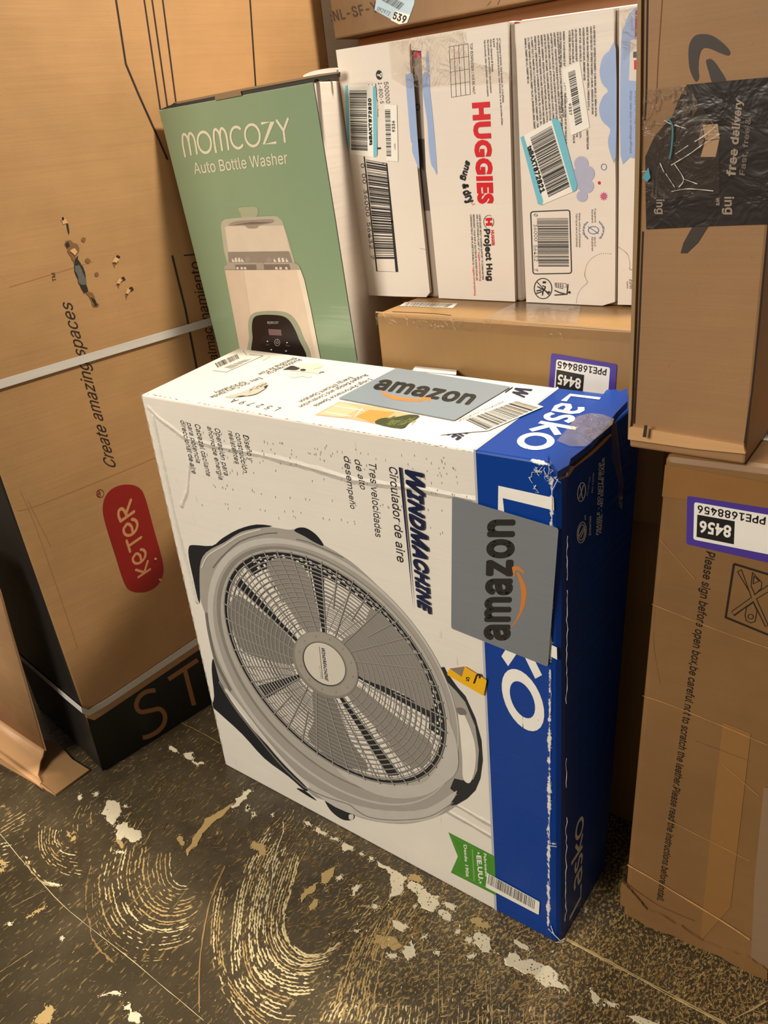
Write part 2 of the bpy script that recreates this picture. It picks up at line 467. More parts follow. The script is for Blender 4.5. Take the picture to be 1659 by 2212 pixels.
# ridges to the right of it
family(a2(820,1080, 760,1250, 700,1400, 640,1620), a2(1160,850, 1020,1090, 950,1350, 900,1660), 14, .0013, .38, 0)
family(a2(700,960, 780,860, 860,800), a2(860,1130, 960,1000, 1060,880), 12, .0009, .5, 0)
family(a2(1000,900, 1060,830, 1120,780), a2(1120,1200, 1200,1060, 1260,960), 14, .0011, .5, 2)
family(a2(1300,1060, 1400,1010, 1500,1000), a2(1380,1300, 1500,1180, 1600,1080), 12, .0011, .55, 2)
family(a2(560,1660, 600,1580, 640,1520), a2(1240,1690, 1250,1600, 1250,1540), 26, .0013, .42, 1)
family(a2(1200,1460, 1210,1380, 1230,1290), a2(1659,1560, 1659,1460, 1659,1390), 16, .0008, .60, 0)
family(a2(1250,1690, 1260,1600, 1260,1480), a2(2000,1720, 2000,1640, 2010,1560), 24, .0012, .5, 1)
# right of the fan carton
b1 = S(1100, 1700, 2.968)
family(b1(520,1000, 560,940, 620,880), b1(1500,1400, 1560,1330, 1600,1280), 34, .0009, .62, 2)
family(b1(700,1180, 760,1120, 800,1060), b1(1200,1500, 1260,1440, 1300,1380), 24, .0008, .66, 2)
def strews(x0, x1, y0, y1, n, ang, spread, wd, mi):
    for _ in range(n):
        x, y = rng.uniform(x0, x1), rng.uniform(y0, y1); p = FLOOR.at(x, y)[:2]; a = math.radians(ang+rng.normal(0, spread)); L = rng.uniform(.004, .013)
        ridge_poly([p, p+np.array([math.cos(a), math.sin(a)])*L/2, p+np.array([math.cos(a+.1), math.sin(a+.1)])*L], wd*rng.uniform(.5, 1.3), .2, mi, zlev=.0002)
strews(230, 640, 1640, 1900, 420, 58, 12, .00045, 3)
strews(560, 900, 1780, 2060, 700, 58, 14, .0007, 2)
strews(700, 1180, 1900, 2212, 1100, 66, 22, .0008, 0)
strews(1100, 1659, 2000, 2212, 1100, 70, 30, .0008, 2)
strews(0, 240, 1760, 2212, 110, 35, 25, .0004, 3)
strews(200, 620, 1900, 2212, 200, 48, 25, .00045, 3)
res = mesh('adhesive_ridge', RV, RF, [fart_tan, fart_pale, fart_old, ink((118, 98, 64), .65)], fl, RM_); res['kind'] = 'stuff'
res['label'] = 'broken tan trowel ridges of old adhesive'

# loose paint chips, smears and scratches
CV, CF, CM = [], [], []
def jag(P, amp, it=4):
    P = [np.array(p, float) for p in P]
    for _ in range(it):
        Q = []
        for i in range(len(P)):
            a, b = P[i], P[(i+1) % len(P)]; d = b-a; Q += [a, (a+b)/2+np.array([-d[1], d[0]])*rng.normal(0, amp)]
        P = Q
    return P
def simple(P):
    """True when the closed outline does not cross itself"""
    A_ = np.array(P); B_ = np.roll(A_, -1, axis=0); n = len(A_)
    cr = lambda u, v: u[..., 0]*v[..., 1]-u[..., 1]*v[..., 0]
    d = B_-A_
    o1 = cr(d[:, None], A_[None]-A_[:, None]); o2 = cr(d[:, None], B_[None]-A_[:, None])
    X = (o1*o2 < 0) & (o1.T*o2.T < 0)
    return not X.any()
def chip(px, mi, amp=.2, it=4, z=.0010, pits=0, crumbs=True):
    amp = min(amp, .22)
    P0 = [FLOOR.at(*p)[:2] for p in px]
    for _ in range(8):
        P = jag(P0, amp, it)
        if simple(P): break
        amp *= .7
    c = np.mean(P, axis=0); k = len(CV)
    if len(px) > 3 and crumbs and np.ptp(np.array(P), axis=0).max() > .004:          # crumbs scattered round the flake
        for _ in range(22):
            q = P[int(rng.integers(len(P)))]; q = q+(q-c)*rng.uniform(.02, .35)+rng.normal(0, .0012, 2); r = rng.uniform(.0003, .0011); kk = len(CV)
            for t in range(5): CV.append((q[0]+r*math.cos(t*1.26)*rng.uniform(.5, 1.2), q[1]+r*math.sin(t*1.26)*rng.uniform(.5, 1.2), z*.7+_*1e-6))
            CF.append([kk+t for t in range(5)]); CM.append(mi)
        k = len(CV)
    n = len(P)
    for q in P: CV.append((q[0], q[1], z*.3))
    for q in P: qq = c+(q-c)*.94; CV.append((qq[0], qq[1], z))
    CF.append([k+n+i for i in range(n)]); CM.append(mi)
    for i in range(n): CF.append([k+i, k+(i+1) % n, k+n+(i+1) % n, k+n+i]); CM.append(mi)
    ext = np.ptp(np.array(P), axis=0)
    for _ in range(pits):
        q = c+(rng.random(2)-.5)*ext*.7; r = rng.uniform(.0003, .0009); k = len(CV)
        for t in range(6): CV.append((q[0]+r*math.cos(t), q[1]+r*math.sin(t), z+.0002))
        CF.append([k+t for t in range(6)]); CM.append(3)
def blob(cx, cy, rx, ry, ang=0, mi=0, amp=.28, pits=0, **k):
    chip(ellipse(cx, cy, rx, ry, math.radians(ang), 7), mi, amp, 4, pits=pits, **k)
# 0 white paint, 1 tan smear, 2 grey film, 3 pits
chip(a1(690,380, 745,385, 780,455, 745,500, 725,545, 700,525, 680,480, 645,470, 670,430), 0, .22, 5, pits=5)
blob(*a1(615,345)[0], 6, 4, -20); blob(*a1(515,365)[0], 6, 5, -50); blob(*a1(805,420)[0], 4, 3)
chip(a1(750,540, 820,520, 860,570, 910,620, 870,650, 800,610, 760,650, 740,600), 0, .34, 4, z=.0007)
blob(*a1(770,660)[0], 12, 5, 60, 1); blob(*a1(770,715)[0], 10, 2, 5, 0)
chip(a1(1175,85, 1230,95, 1240,115, 1190,110), 0); chip(a1(1240,120, 1310,150, 1270,160, 1240,150), 0, .25, 4)
blob(*a1(1110,55)[0], 12, 4, 30, 0, .4); blob(*a1(1585,435)[0], 3, 5); blob(*a1(1620,475)[0], 2, 5)
chip(a1(1600,310, 1610,330, 1560,380, 1480,430, 1540,360), 0, .2)
chip(a1(1470,410, 1500,400, 1400,500, 1290,600, 1200,740, 1190,700, 1250,600, 1310,500), 1, .16, 5)
blob(*a1(1160,640)[0], 12, 7, 60, 1, .4)
chip(a1(225,1800, 260,1750, 340,1700, 350,1730, 320,1813, 230,1813), 1, .3, 5)
chip(a1(790,1720, 840,1680, 850,1740, 900,1770, 890,1812, 860,1800, 830,1760), 0, .3, 5)
chip(a1(640,1640, 720,1605, 780,1625, 720,1625), 0, .2); blob(*a1(335,920)[0], 18, 3, 12, 0)
blob(*a1(400,1270)[0], 3, 3); blob(*a1(62,1175)[0], 3, 4)
for x, y, rx, ry, an in ((250,1090,22,6,-25), (200,1120,14,4,-30), (470,630,10,6,-40), (440,600,9,5,60), (20,780,14,8,40), (10,830,9,8,0)):
    blob(*a1(x, y)[0], rx*.8, ry*.6, an, 1, .45)
chip(a2(465,370, 500,375, 515,400, 480,395), 0); chip(a2(545,405, 620,445, 600,465, 540,435), 0); chip(a2(635,465, 690,485, 680,495, 640,480), 0)
chip(a2(715,505, 785,540, 770,555, 705,530), 0, .12); chip(a2(830,570, 850,582, 840,590, 820,578), 0); chip(a2(885,598, 910,605, 905,620, 885,610), 0)
chip(a2(930,620, 1030,675, 1130,735, 1100,770, 1090,830, 1040,850, 1010,870, 1030,790, 1020,710, 940,655), 0, .13, 5, pits=16)
chip(a2(1135,740, 1250,800, 1335,850, 1330,910, 1290,950, 1220,925, 1200,850, 1130,790), 0, .15, 5, pits=22)
chip(a2(1365,885, 1445,915, 1430,940, 1370,915), 0, .25, 4); chip(a2(1330,935, 1390,950, 1405,1010, 1370,1005, 1320,965), 0, .2, 4, pits=6)
chip(a2(1030,1000, 1070,1010, 1120,1030, 1140,1050, 1100,1080, 1050,1060), 0, .35, 5); blob(*a2(920,915)[0], 7, 6, 0, 0, .4)
chip(a2(1160,1130, 1170,1180, 1180,1240, 1110,1240, 1090,1200, 1140,1170), 0, .22, 4, pits=4); blob(*a2(1030,1230)[0], 12, 6, 5, 0, .3)
blob(*a2(1235,1105)[0], 8, 3, -30); blob(*a2(1450,1075)[0], 7, 5, -30); blob(*a2(1320,1210)[0], 6, 4)
chip(a2(1560,1085, 1620,1090, 1655,1150, 1650,1220, 1600,1210, 1540,1160), 0, .16, 5, pits=10); blob(*a2(1520,1130)[0], 8, 7); blob(*a2(1540,1235)[0], 9, 4, -10)
blob(*a2(693,732)[0], 7, 4, -30); chip(a2(765,800, 800,775, 825,790, 790,845), 0, .3, 3)
blob(*a2(105,285)[0], 4, 4); blob(*a2(145,325)[0], 3, 4); blob(*a2(265,328)[0], 2, 3)
chip(a2(575,700, 665,655, 655,720, 600,780, 575,760), 1, .15, 5); chip(a2(490,800, 560,760, 520,830, 450,890), 1, .3, 4)
chip(a2(505,900, 550,860, 545,920, 500,935), 1, .2, 4); blob(*a2(180,540)[0], 22, 8, 40, 1, .4); blob(*a2(1180,735)[0], 18, 8, 25, 1, .3)
blob(*a2(1000,1150)[0], 34, 14, 10, 1, .4, z=.0005); blob(*a2(1600,1020)[0], 24, 10, 20, 1, .35)
c1 = S(1100, 1700, 2.968)
chip(c1(0,1060, 60,1090, 200,1130, 300,1190, 390,1310, 330,1290, 240,1290, 150,1200, 0,1150), 0, .16, 5, pits=34)
chip(c1(30,980, 130,1040, 120,1048, 30,1000), 0, .1, 3); chip(c1(530,1300, 590,1360, 560,1400, 530,1350), 0, .3, 4); chip(c1(630,1370, 690,1395, 680,1415, 625,1390), 0, .1, 2)
chip(c1(760,1470, 850,1480, 980,1530, 850,1530), 0, .25, 5, pits=6); blob(*c1(610,1400)[0], 3, 3)
for _ in range(70):
    blob(rng.uniform(700, 1300), rng.uniform(1950, 2212), rng.uniform(1, 4), rng.uniform(.8, 2), rng.uniform(0, 180), int(rng.random() < .6), .4)
for _ in range(80):
    blob(rng.uniform(0, 700), rng.uniform(1700, 2212), rng.uniform(1, 4), rng.uniform(.4, .9), rng.uniform(-60, -20), 1, .3)
for _ in range(60):
    blob(rng.uniform(1200, 1659), rng.uniform(2000, 2212), rng.uniform(1, 3), rng.uniform(.8, 2), rng.uniform(0, 180), 1, .4)
cp = mesh('paint_chip', CV, CF, [paint, fart_tan, filmm, pit], fl, CM); cp['kind'] = 'stuff'; cp['label'] = 'cream and tan flakes stuck to the floor'
LV = Art(FLOOR, .0002, .0006)
def scratch(P, w_, m):
    P = smooth(P, 8, False); q = [(x+rng.normal(0, .35), y+rng.normal(0, .35)) for x, y in P]
    LV.strokes([q], m, [max(.3, w_*rng.uniform(.35, 1.1)) for _ in q], 0, caps=False)
scratch([(0, 1802), (135, 1954), (270, 2062), (439, 2204)], 1.6, fart_pale)
scratch(a1(1275,1740, 1280,1400, 1340,1050, 1440,800), 4.0, fart_old)
scratch([(1224, 2028), (1300, 2068), (1435, 2140), (1570, 2212)], 6.0, fart_tan)
scratch([(1224, 2031), (1300, 2072), (1435, 2144), (1570, 2216)], 2.4, fart_pale)
scratch([(1578, 2205), (1656, 2163)], 5.0, fart_tan)
scratch([(390, 1560), (430, 1580), (480, 1608)], 2.0, fart_old)
scratch(a2(330,370, 330,440, 300,520, 265,640, 262,740, 210,960), 2.6, paint)
scratch(a2(1130,720, 1040,850, 940,965), 2.0, pit)
scratch(a2(1325,1260, 1325,1420, 1328,1600), 2.4, fart_tan)
scratch(a1(0,1480, 210,1345), 1.2, fart_tan); scratch(a1(80,1065, 280,960), 1.2, fart_tan); scratch(a1(770,1110, 960,930), 1.0, fart_tan)
LV.build('floor_scratch', fl, 'long scratches and the tan edge lines of lost tiles')

# ================================================================== carton with the fan picture
LD, LC = FLOOR.at(487, 1652), FLOOR.at(1209, 2041)
LP = vplane(LD, LC)
LA, LB = LP.at(302, 845), LP.at(1211, 1008)
ZT = .5845
LE, LFb = zp(ZT).at(515, 752), zp(ZT).at(1390, 860)
LE[2] = ZT; LA[2] = LB[2] = ZT+.001
LH, LG = np.array([.0, .155, 0.0]), np.array([.546, .120, 0.0])
LTOP = p3(LA, LB, LE); LSIDE = p3(LC, LB, LFb)
fan = thing('fan_carton', 'white and blue fan carton with a large grey fan picture, standing on the floor', 'box', (.27, .08, 0))
cr = S(300, 740, 2.9625)
def W(px, pl=LP):
    r = Vector(fan.location); return [tuple(Vector(pl.at(*p))-r) for p in px]
def segs(*chains): return [(c[i], c[i+1]) for c in chains for i in range(len(c)-1)]
CRE = segs(W([(320, 880), (345, 905), (402, 948), (470, 965), (560, 982), (640, 1002), (760, 1037), (900, 1056), (1030, 1082)]),
           W([(411, 950), (408, 1010), (404, 1060), (392, 1092)]), W([(868, 1700), (960, 1748), (1070, 1812)]),
           W([(890, 1700), (985, 1738), (1075, 1790)]), W([(330, 900), (380, 1130), (425, 1300)]))
WEAR = segs(W([(1191, 1030), (1187, 1560), (1184, 2000)]), W([(1224, 1030), (1228, 1500), (1220, 2030)]),
            W([(1150, 995), (1215, 1010)]), W([(1186, 2008), (1215, 2040)]), W([(1186, 1820), (1222, 1830)]))
M_lw = coated('white_coated_board', (226, 220, 208), .42, CRE, marks=.35)
M_lb = coated('blue_printed_board', (8, 58, 142), .32, wear=WEAR, spec=.2)
M_torn = kraft('torn_kraft_edge', (176, 130, 84), (60, 60, 60))
bm, v = hexbm([LD, LC, LB, LA, LH, LG, LFb, LE])
bm.edges.ensure_lookup_table()
e1 = [e for e in bm.edges if {v[1], v[2]} == set(e.verts)]
bmesh.ops.bevel(bm, geom=e1, offset=.010, segments=3, affect='EDGES', profile=.5)
bmesh.ops.bevel(bm, geom=[e for e in bm.edges if e.calc_face_angle(0) > .6], offset=.0022, segments=2, affect='EDGES', profile=.5)
q0, q1, q2 = LP.at(1027, 972), LP.at(1073, 1975), LTOP.at(1207, 836)
nb = np.cross(q1-q0, q2-q0); nb /= np.linalg.norm(nb)
if nb[0] < 0: nb = -nb
bmesh.ops.bisect_plane(bm, geom=list(bm.verts)+list(bm.edges)+list(bm.faces), plane_co=Vector(q0), plane_no=Vector(nb))
for f in bm.faces: f.material_index = 1 if (np.array(f.calc_center_median())-q0) @ nb > 1e-5 else 0
from_bm('box_body', bm, [M_lw, M_lb], fan, 'white board with a broad blue end')

# pale lines edging the blue field
A = Art(LP); A.strokes([[(1025, 971), (1071, 1974)]], ink((176, 178, 186), .4), 5, 0, caps=False); A.build('border_line', fan)
A = Art(LTOP); A.strokes([[(1026, 971), (1206, 837)]], ink((176, 178, 186), .4), 5, 0, caps=False); A.build('border_line', fan)

# ---- the big printed fan
G = {k: ink(c, .42) for k, c in dict(h1=(160, 155, 146), h2=(188, 184, 175), h3=(132, 127, 119), h4=(208, 203, 193), h5=(112, 108, 102), dk=(24, 28, 34), bl=(136, 131, 124), bl2=(118, 114, 108),
                                  wire=(150, 146, 138), wire2=(88, 84, 80), rim=(172, 167, 158), hubm=(154, 149, 138), badge=(206, 200, 186)).items()}
A = Art(LP, .00009); f1 = S(380, 1100, 2.3042)
sil = f1(120,440, 110,330, 118,250, 150,210, 190,190, 250,140, 330,100, 400,88, 480,90, 560,102, 600,100, 660,120, 730,175, 800,215, 900,285, 1040,420, 1150,560, 1230,660, 1320,790, 1390,900, 1450,960,
         1490,1070, 1515,1190, 1500,1300, 1460,1370, 1400,1470, 1300,1530, 1180,1562, 1080,1565, 970,1550, 890,1525, 800,1480, 740,1450, 690,1430, 640,1385, 560,1300, 480,1200, 400,1110, 330,1010, 270,930, 215,850, 190,760, 165,640, 150,540)
A.poly(smooth(sil, 4), G['h1'], 1)
# dark rubber feet, grip and knobs
A.poly(smooth(f1(118,470, 85,340, 64,240, 64,190, 85,178, 180,182, 230,145, 310,100, 400,76, 480,85, 400,95, 320,115, 240,165, 150,215, 118,290), 3), G['dk'], 2)
A.poly(smooth(f1(590,108, 610,92, 650,95, 700,130, 735,182, 690,165, 640,135), 4), G['dk'], 2)
A.poly(smooth(f1(186,745, 178,800, 190,930, 180,980, 210,1010, 330,1120, 440,1240, 560,1330, 640,1400, 650,1385, 560,1290, 450,1170, 330,1040, 250,930, 215,850), 3), G['dk'], 2)
A.poly(smooth(f1(640,1400, 700,1450, 660,1430, 600,1390), 3), G['dk'], 2)
A.poly(smooth(f1(735,1435, 760,1430, 830,1470, 885,1515, 880,1545, 830,1545, 770,1500), 5), G['dk'], 3)
A.poly(smooth(f1(862,1520, 884,1522, 880,1545, 862,1542), 3), G['h4'], 4)
A.poly(f1(1312,788, 1335,785, 1350,815, 1400,885, 1440,930, 1490,1040, 1520,1150, 1527,1250, 1515,1340, 1490,1400, 1450,1440, 1400,1470, 1370,1475, 1375,1440, 1400,1420, 1365,1390, 1385,1340, 1430,1350, 1480,1345, 1500,1300, 1508,1200, 1490,1080, 1440,960, 1395,905, 1330,840), G['dk'], 2)
A.poly(smooth(f1(1405,1010, 1430,1015, 1465,1090, 1490,1180, 1490,1280, 1465,1360, 1430,1340, 1425,1240, 1415,1120), 4), ink((226, 220, 208), .42), 3)
A.poly(smooth(f1(1395,990, 1430,992, 1445,1020, 1410,1022), 3), G['h5'], 4)
# modelling of the housing: light crown, dark recess, outer lip
def ring(cx, cy, ax, bx, ang, m, layer, a0=0, a1=360, w=4):
    P = ellipse(cx, cy, ax, bx, ang, 90); i0, i1 = int(a0/4), int(a1/4)
    A.strokes([[P[i % 90] for i in range(i0, i1+1)]], m, w, layer, caps=False)
EA = math.atan2(.7368, .6761)
A.poly(ellipse(720, 1451, 343, 199, EA+.02, 80), G['h2'], 4)
A.poly(ellipse(724, 1455, 334, 193, EA+.02, 80), G['h1'], 5)
A.poly(ellipse(722, 1448, 322, 181, EA+.01, 80), G['h3'], 6)
A.poly(ellipse(726, 1450, 316, 178, EA+.01, 80), G['rim'], 7)
A.poly(smooth(f1(1320,1000, 1345,1120, 1330,1230, 1260,1340, 1180,1375, 1050,1370, 900,1330, 800,1290, 860,1350, 1000,1420, 1130,1440, 1250,1420, 1330,1370, 1400,1300, 1400,1180, 1370,1080), 3), G['h2'], 7)
A.poly(smooth(f1(560,1290, 700,1380, 860,1460, 1050,1500, 1250,1490, 1400,1400, 1300,1530, 1080,1562, 900,1525, 740,1450), 3), G['h2'], 3)
A.strokes([smooth(f1(640,1385, 740,1430, 860,1470, 900,1500, 970,1535, 1100,1548, 1260,1530, 1380,1460), 5, False)], G['h3'], 2, 5)
A.strokes([smooth(f1(250,900, 330,1000, 430,1130, 540,1260, 660,1380), 5, False)], G['h4'], 7, 5)
A.strokes([smooth(f1(215,860, 290,985, 420,1150, 530,1280, 640,1385), 5, False)], G['h5'], 3, 6)
A.strokes([smooth(f1(150,520, 165,620, 200,760, 270,900), 5, False)], G['h5'], 5, 5)
A.strokes([smooth(f1(185,290, 235,230, 320,160, 430,125, 500,118), 5, False)], G['h5'], 2.6, 5)
A.strokes([smooth(f1(128,290, 160,230, 240,180, 320,130, 420,100), 5, False)], G['h4'], 3, 5)
A.strokes([smooth(f1(600,150, 660,165, 740,200, 830,240), 5, False)], G['h5'], 2, 5)
# inside of the grille
A.poly(ellipse(723.5, 1442.5, 304, 166, EA, 80), G['dk'], 8)
HC, HR = (706, 1437), (66, 49)          # hub ring
def P_(rho, th):
    """rho 0 = hub ring edge, 1 = outer wire; th in degrees around"""
    t = math.radians(th)
    def E(cx, cy, a, b, an): return np.array([cx+a*math.cos(t)*math.cos(an)-b*math.sin(t)*math.sin(an), cy+a*math.cos(t)*math.sin(an)+b*math.sin(t)*math.cos(an)])
    h = E(703, 1436, 80, 58, EA); o = E(723.5, 1442.5, 304, 166, EA)
    r = rho**.92
    return tuple(h*(1-r)+o*r)
def sector(r0, r1, t0, t1, m, layer, n=14, sw=0.0):
    P = [P_(r1, t0+(t1-t0)*k/n) for k in range(n+1)]+[P_(r0, t1+sw+(t0-t1)*k/n) for k in range(n+1)]
    A.poly(P, m, layer)
wht = ink((222, 216, 204), .42)
A.poly([P_(.80, k*5) for k in range(72)], wht, 9)          # white print showing through the back grille
for k in range(100):                                        # checkers of the rear guard near the rim
    th = 150+k*2.6
    if 188 < th < 350:
        for j, r in enumerate((.84, .89, .94)):
            if (k+j) % 2: sector(r-.02, r+.022, th, th+1.5, wht, 10, 2)
# rear guard: dark wires and arms
for r in np.arange(.06, .80, .062):
    A.strokes([[P_(r+.02, k*6+3) for k in range(61)]], G['wire2'], 1.3, 10, caps=False)
for k in range(46):
    th = k*7.826+2; A.strokes([[P_(.02, th-8), P_(.4, th), P_(.82, th+5)]], G['wire2'], 1.2, 10, caps=False)
sector(.78, .955, -25, 182, wht, 9, 40)
for k in range(52):
    th = -24+k*4; A.strokes([[P_(.78, th), P_(.96, th+2)]], G['wire2'], 1.3, 10, caps=False)
for r in (.82, .87, .92): A.strokes([[P_(r, -24+k*4) for k in range(52)]], G['wire2'], 1.2, 10, caps=False)
for th in (20, 100, 166, 226, 320): sector(.0, .90, th, th+7, G['dk'], 11, 3)
# five blades
for t0, t1, tw, mm in ((196, 222, 6, 'bl'), (262, 322, -8, 'bl'), (-18, 10, -2, 'bl'), (38, 74, -8, 'bl2'), (126, 162, 6, 'bl2')):
    P = [P_(0, t0)]+[P_(.90, t0+(t1-t0)*k/10) for k in range(11)]+[P_(0, t1)]
    out = smooth([P_(0, t0), P_(.45, t0-tw*.5), P_(.82, t0), P_(.90, t0+(t1-t0)*.25), P_(.92, (t0+t1)/2), P_(.90, t0+(t1-t0)*.8), P_(.8, t1), P_(.45, t1+tw*.4), P_(0, t1)], 5)
    A.poly(out, G[mm], 12)
# front guard
for r in np.linspace(0, 1, 18):
    A.strokes([[P_(r, k*5+ .0) for k in range(73)]], G['wire2'], 2.7, 13, caps=False)
    A.strokes([[(P_(r, k*5)[0]-.5, P_(r, k*5)[1]-.7) for k in range(73)]], G['wire'], 1.9, 14, caps=False)
for k in range(44):
    th = k*360/44+3; r0 = 0.0 if k % 2 == 0 else .38
    L = [P_(r0+(1.02-r0)*j/8, th) for j in range(9)]
    A.strokes([[(a+.6, b+.6) for a, b in L]], G['wire2'], 2.4, 15, caps=False); A.strokes([L], G['wire'], 1.9, 16, caps=False)
# hub
A.poly(ellipse(703, 1436, 82, 60, EA, 50), G['h3'], 17); A.poly(ellipse(704, 1434, 79, 56, EA, 50), G['hubm'], 18)
A.poly(ellipse(701, 1434.5, 56, 41, EA, 50), G['h3'], 19); A.poly(ellipse(700.5, 1434.5, 53.5, 39, EA, 50), G['dk'], 20); A.poly(ellipse(701, 1434, 52, 37.5, EA, 50), G['badge'], 21)
for k in range(12):
    c = ellipse(704, 1435, 68, 49, EA, 12)[k]; A.poly(ellipse(c[0], c[1], 2.6, 1.2, EA+.6, 8), G['h3'], 19)
h1 = S(560, 1300, 5.925)
A.text('WindMachine', *h1(795,590, 845,1010, 838,600, 890,1025), NAVY, 22, .02, .3, smallcaps=.85)
A.strokes([h1(768,575, 812,985)], DGREY, 1, 22); A.text('by Lasko', *h1(765,820, 790,985, 788,820, 812,985), G['h1'], 22)
A.build('fan_picture', fan, 'printed picture of a grey round fan with a wire guard and dark grips')

# ---- lettering on the front
A = Art(LP, .0001, .0019)
A.text('WindMachine', (876, 1014), (904, 1319), (911, 1020), (933, 1329), NAVY, 0, .035, .32, smallcaps=.86)
A.poly([(861, 1009), (866, 1010), (884, 1200), (893, 1318), (881, 1200)], NAVY, 0)
A.build('product_lettering', fan)
A = Art(LP)
TX = ink((34, 32, 34), .5)
for t, BL, BR, TL, TR in (('Circulador de aire', (840, 1008), (858, 1214), (857, 1010), (876, 1216)),
        ('Tres velocidades', (796, 1000), (811, 1160), (812, 1002), (825, 1161)), ('de alto', (765, 992), (779, 1057), (779, 993), (791, 1058)),
        ('desempeño', (742, 985), (757, 1099), (756, 986), (768, 1100)), ('Diseño y', (524, 939), (537, 996), (536, 940), (548, 997)),
        ('construcción', (508, 935), (525, 1021), (519, 936), (536, 1022)), ('resistentes', (492, 930), (508, 1002), (502, 931), (518, 1003)),
        ('Operación para', (463, 925), (484, 1027), (474, 926), (495, 1028)), ('ahorro de energía', (447, 921), (473, 1036), (457, 922), (483, 1037)),
        ('Cabezal oscilante', (420, 916), (446, 1028), (431, 917), (456, 1029)), ('para potencia', (403, 912), (424, 1000), (413, 913), (434, 1001)),
        ('direccional de aire', (389, 908), (415, 1023), (399, 909), (425, 1024))):
    A.text(t, BL, BR, TL, TR, TX, 1, .005 if t[:2] == 'Ci' else 0, .2); A.build('feature_lettering', fan)

# ---- the rounded brand word, drawn with strokes
def arc(cx, cy, r, a0, a1, n=14, ry=None):
    return [(cx+r*math.cos(math.radians(a0+(a1-a0)*k/n)), cy+(ry or r)*math.sin(math.radians(a0+(a1-a0)*k/n))) for k in range(n+1)]
LASKO = [[(.08, 1), (.08, .07), (.55, .07)],
         [(.78, .60), (.95, .66), (1.10, .62), (1.18, .50), (1.18, .07), (.92, .05), (.77, .12), (.76, .26), (.90, .34), (1.16, .35)],
         smooth([(1.72, .58), (1.58, .64), (1.44, .60), (1.40, .50), (1.48, .40), (1.64, .33), (1.72, .22), (1.66, .10), (1.52, .05), (1.36, .12)], 3, False),
         [(1.95, .98), (1.95, .04)], [(2.38, .66), (1.99, .34), (2.42, .04)], arc(2.82, .35, .31, 0, 360, 26, .31)]
def lasko(art, BL, BR, TL, TR, mat, wd=.15, layer=1, only=None):
    f = homog([(0, 0), (3.2, 0), (0, 1), (3.2, 1)], [BL, BR, TL, TR])
    art.strokes([L for i, L in enumerate(LASKO) if only is None or i in only], mat, wd, layer, f, caps=False)
A = Art(LP); lasko(A, (1073, 1048), (1090, 1545), (1196, 1075), (1212, 1625), WHITE, .155)
A.text('®', (1156, 1549), (1157, 1560), (1168, 1551), (1169, 1562), WHITE, 1)
A.build('brand_lettering', fan)
A = Art(LTOP); lasko(A, (1229, 850), (1106, 962), (1312, 860), (1206, 985), WHITE, .15); A.build('brand_lettering', fan)
A = Art(LSIDE); lasko(A, (1256, 1940), (1261, 1755), (1230, 1990), (1236, 1790), WHITE, .13)
A.build('brand_lettering', fan)
k4 = S(1170, 980, 6.636); SI = ink((226, 228, 230), .4)
A.text('FRAGILE - DO NOT DROP', *k4(818,1165, 862,128, 782,1165, 822,130), SI, 1, .02)
A.text('FRAGIL - NO DEJAR CAER', *k4(858,1135, 905,50, 826,1140, 868,70), SI, 1, .02)
A.text('Intertek', *k4(706,1175, 708,890, 678,1175, 684,892), SI, 1, .02); A.text('us', *k4(632,950, 634,880, 610,950, 612,880), SI, 1, .02)
A.text('Do not use', *k4(660,600, 700,330, 642,600, 680,340), SI, 1); A.text('No cortar', *k4(735,560, 752,260, 712,560, 730,280), SI, 1)
for cx, cy, rx, ry in ((574, 1130, 62, 150), (574, 1130, 44, 112), (572, 550, 55, 135)):
    A.strokes([k4(*sum(([x, y] for x, y in ellipse(cx, cy, rx, ry, .12, 30)+[ellipse(cx, cy, rx, ry, .12, 30)[0]]), []))], SI, 1.8, 1, caps=False)
A.strokes([k4(535,1190, 600,1060), k4(560,1200, 615,1080), k4(540,640, 600,450), k4(548,450, 585,640)], SI, 1.8, 1)
A.build('handling_print', fan)

# ---- stickers on the front
GREYT = coated('grey_matt_sticker', (118, 122, 126), .45)
stk = slab('grey_sticker', LP, roundpoly([(977, 1072), (1207, 1141), (1184, 1440), (975, 1357)], 6), .0004, GREYT, fan, .0022)
A = Art(LP, .0001, .0027); z7 = S(960, 1000, 4.4233); AMZ = ink((30, 30, 26), .5); ORG = ink((196, 120, 52), .45)
A.text('amazon', (1097, 1384), (1109, 1122), (1049, 1384), (1058, 1122), AMZ, 0, .035, 0, 'x')
A.poly(z7(625,1575, 680,1510, 715,1430, 732,1330, 735,1240, 722,1150, 690,1048, 706,1040, 755,1120, 782,1200, 785,1270, 765,1370, 730,1450, 690,1520, 640,1570), ORG, 0)
A.poly(z7(645,1000, 660,986, 712,990, 745,1020, 770,1052, 760,1058, 715,1030, 690,1020, 674,1040, 674,1095, 660,1085), ORG, 0)
A.build('sticker_print', stk)
ys = slab('yellow_sticker', LP, roundpoly([(970, 1445), (1003, 1439), (1052, 1469), (1045, 1503), (966, 1457)], 3), .0005, ink((232, 176, 22), .45), fan, .0020)
A = Art(LP, .0001, .0027); A.poly([(971, 1444), (1003, 1440), (997, 1462)], ink((128, 118, 104), .8), 0)
A.text('J', (1040, 1458), (1029, 1455), (1033, 1478), (1022, 1475), BLACK, 0, .03); A.text('5', (1015, 1464), (1007, 1462), (1013, 1472), (1005, 1470), BLACK, 0, .02)
A.build('sticker_print', ys)
A = Art(LP); t4 = S(930, 1780, 4.1475); GR = ink((64, 136, 30), .4)
A.poly(t4(160,75, 575,290, 588,640, 182,435, 245,292), GR, 1)
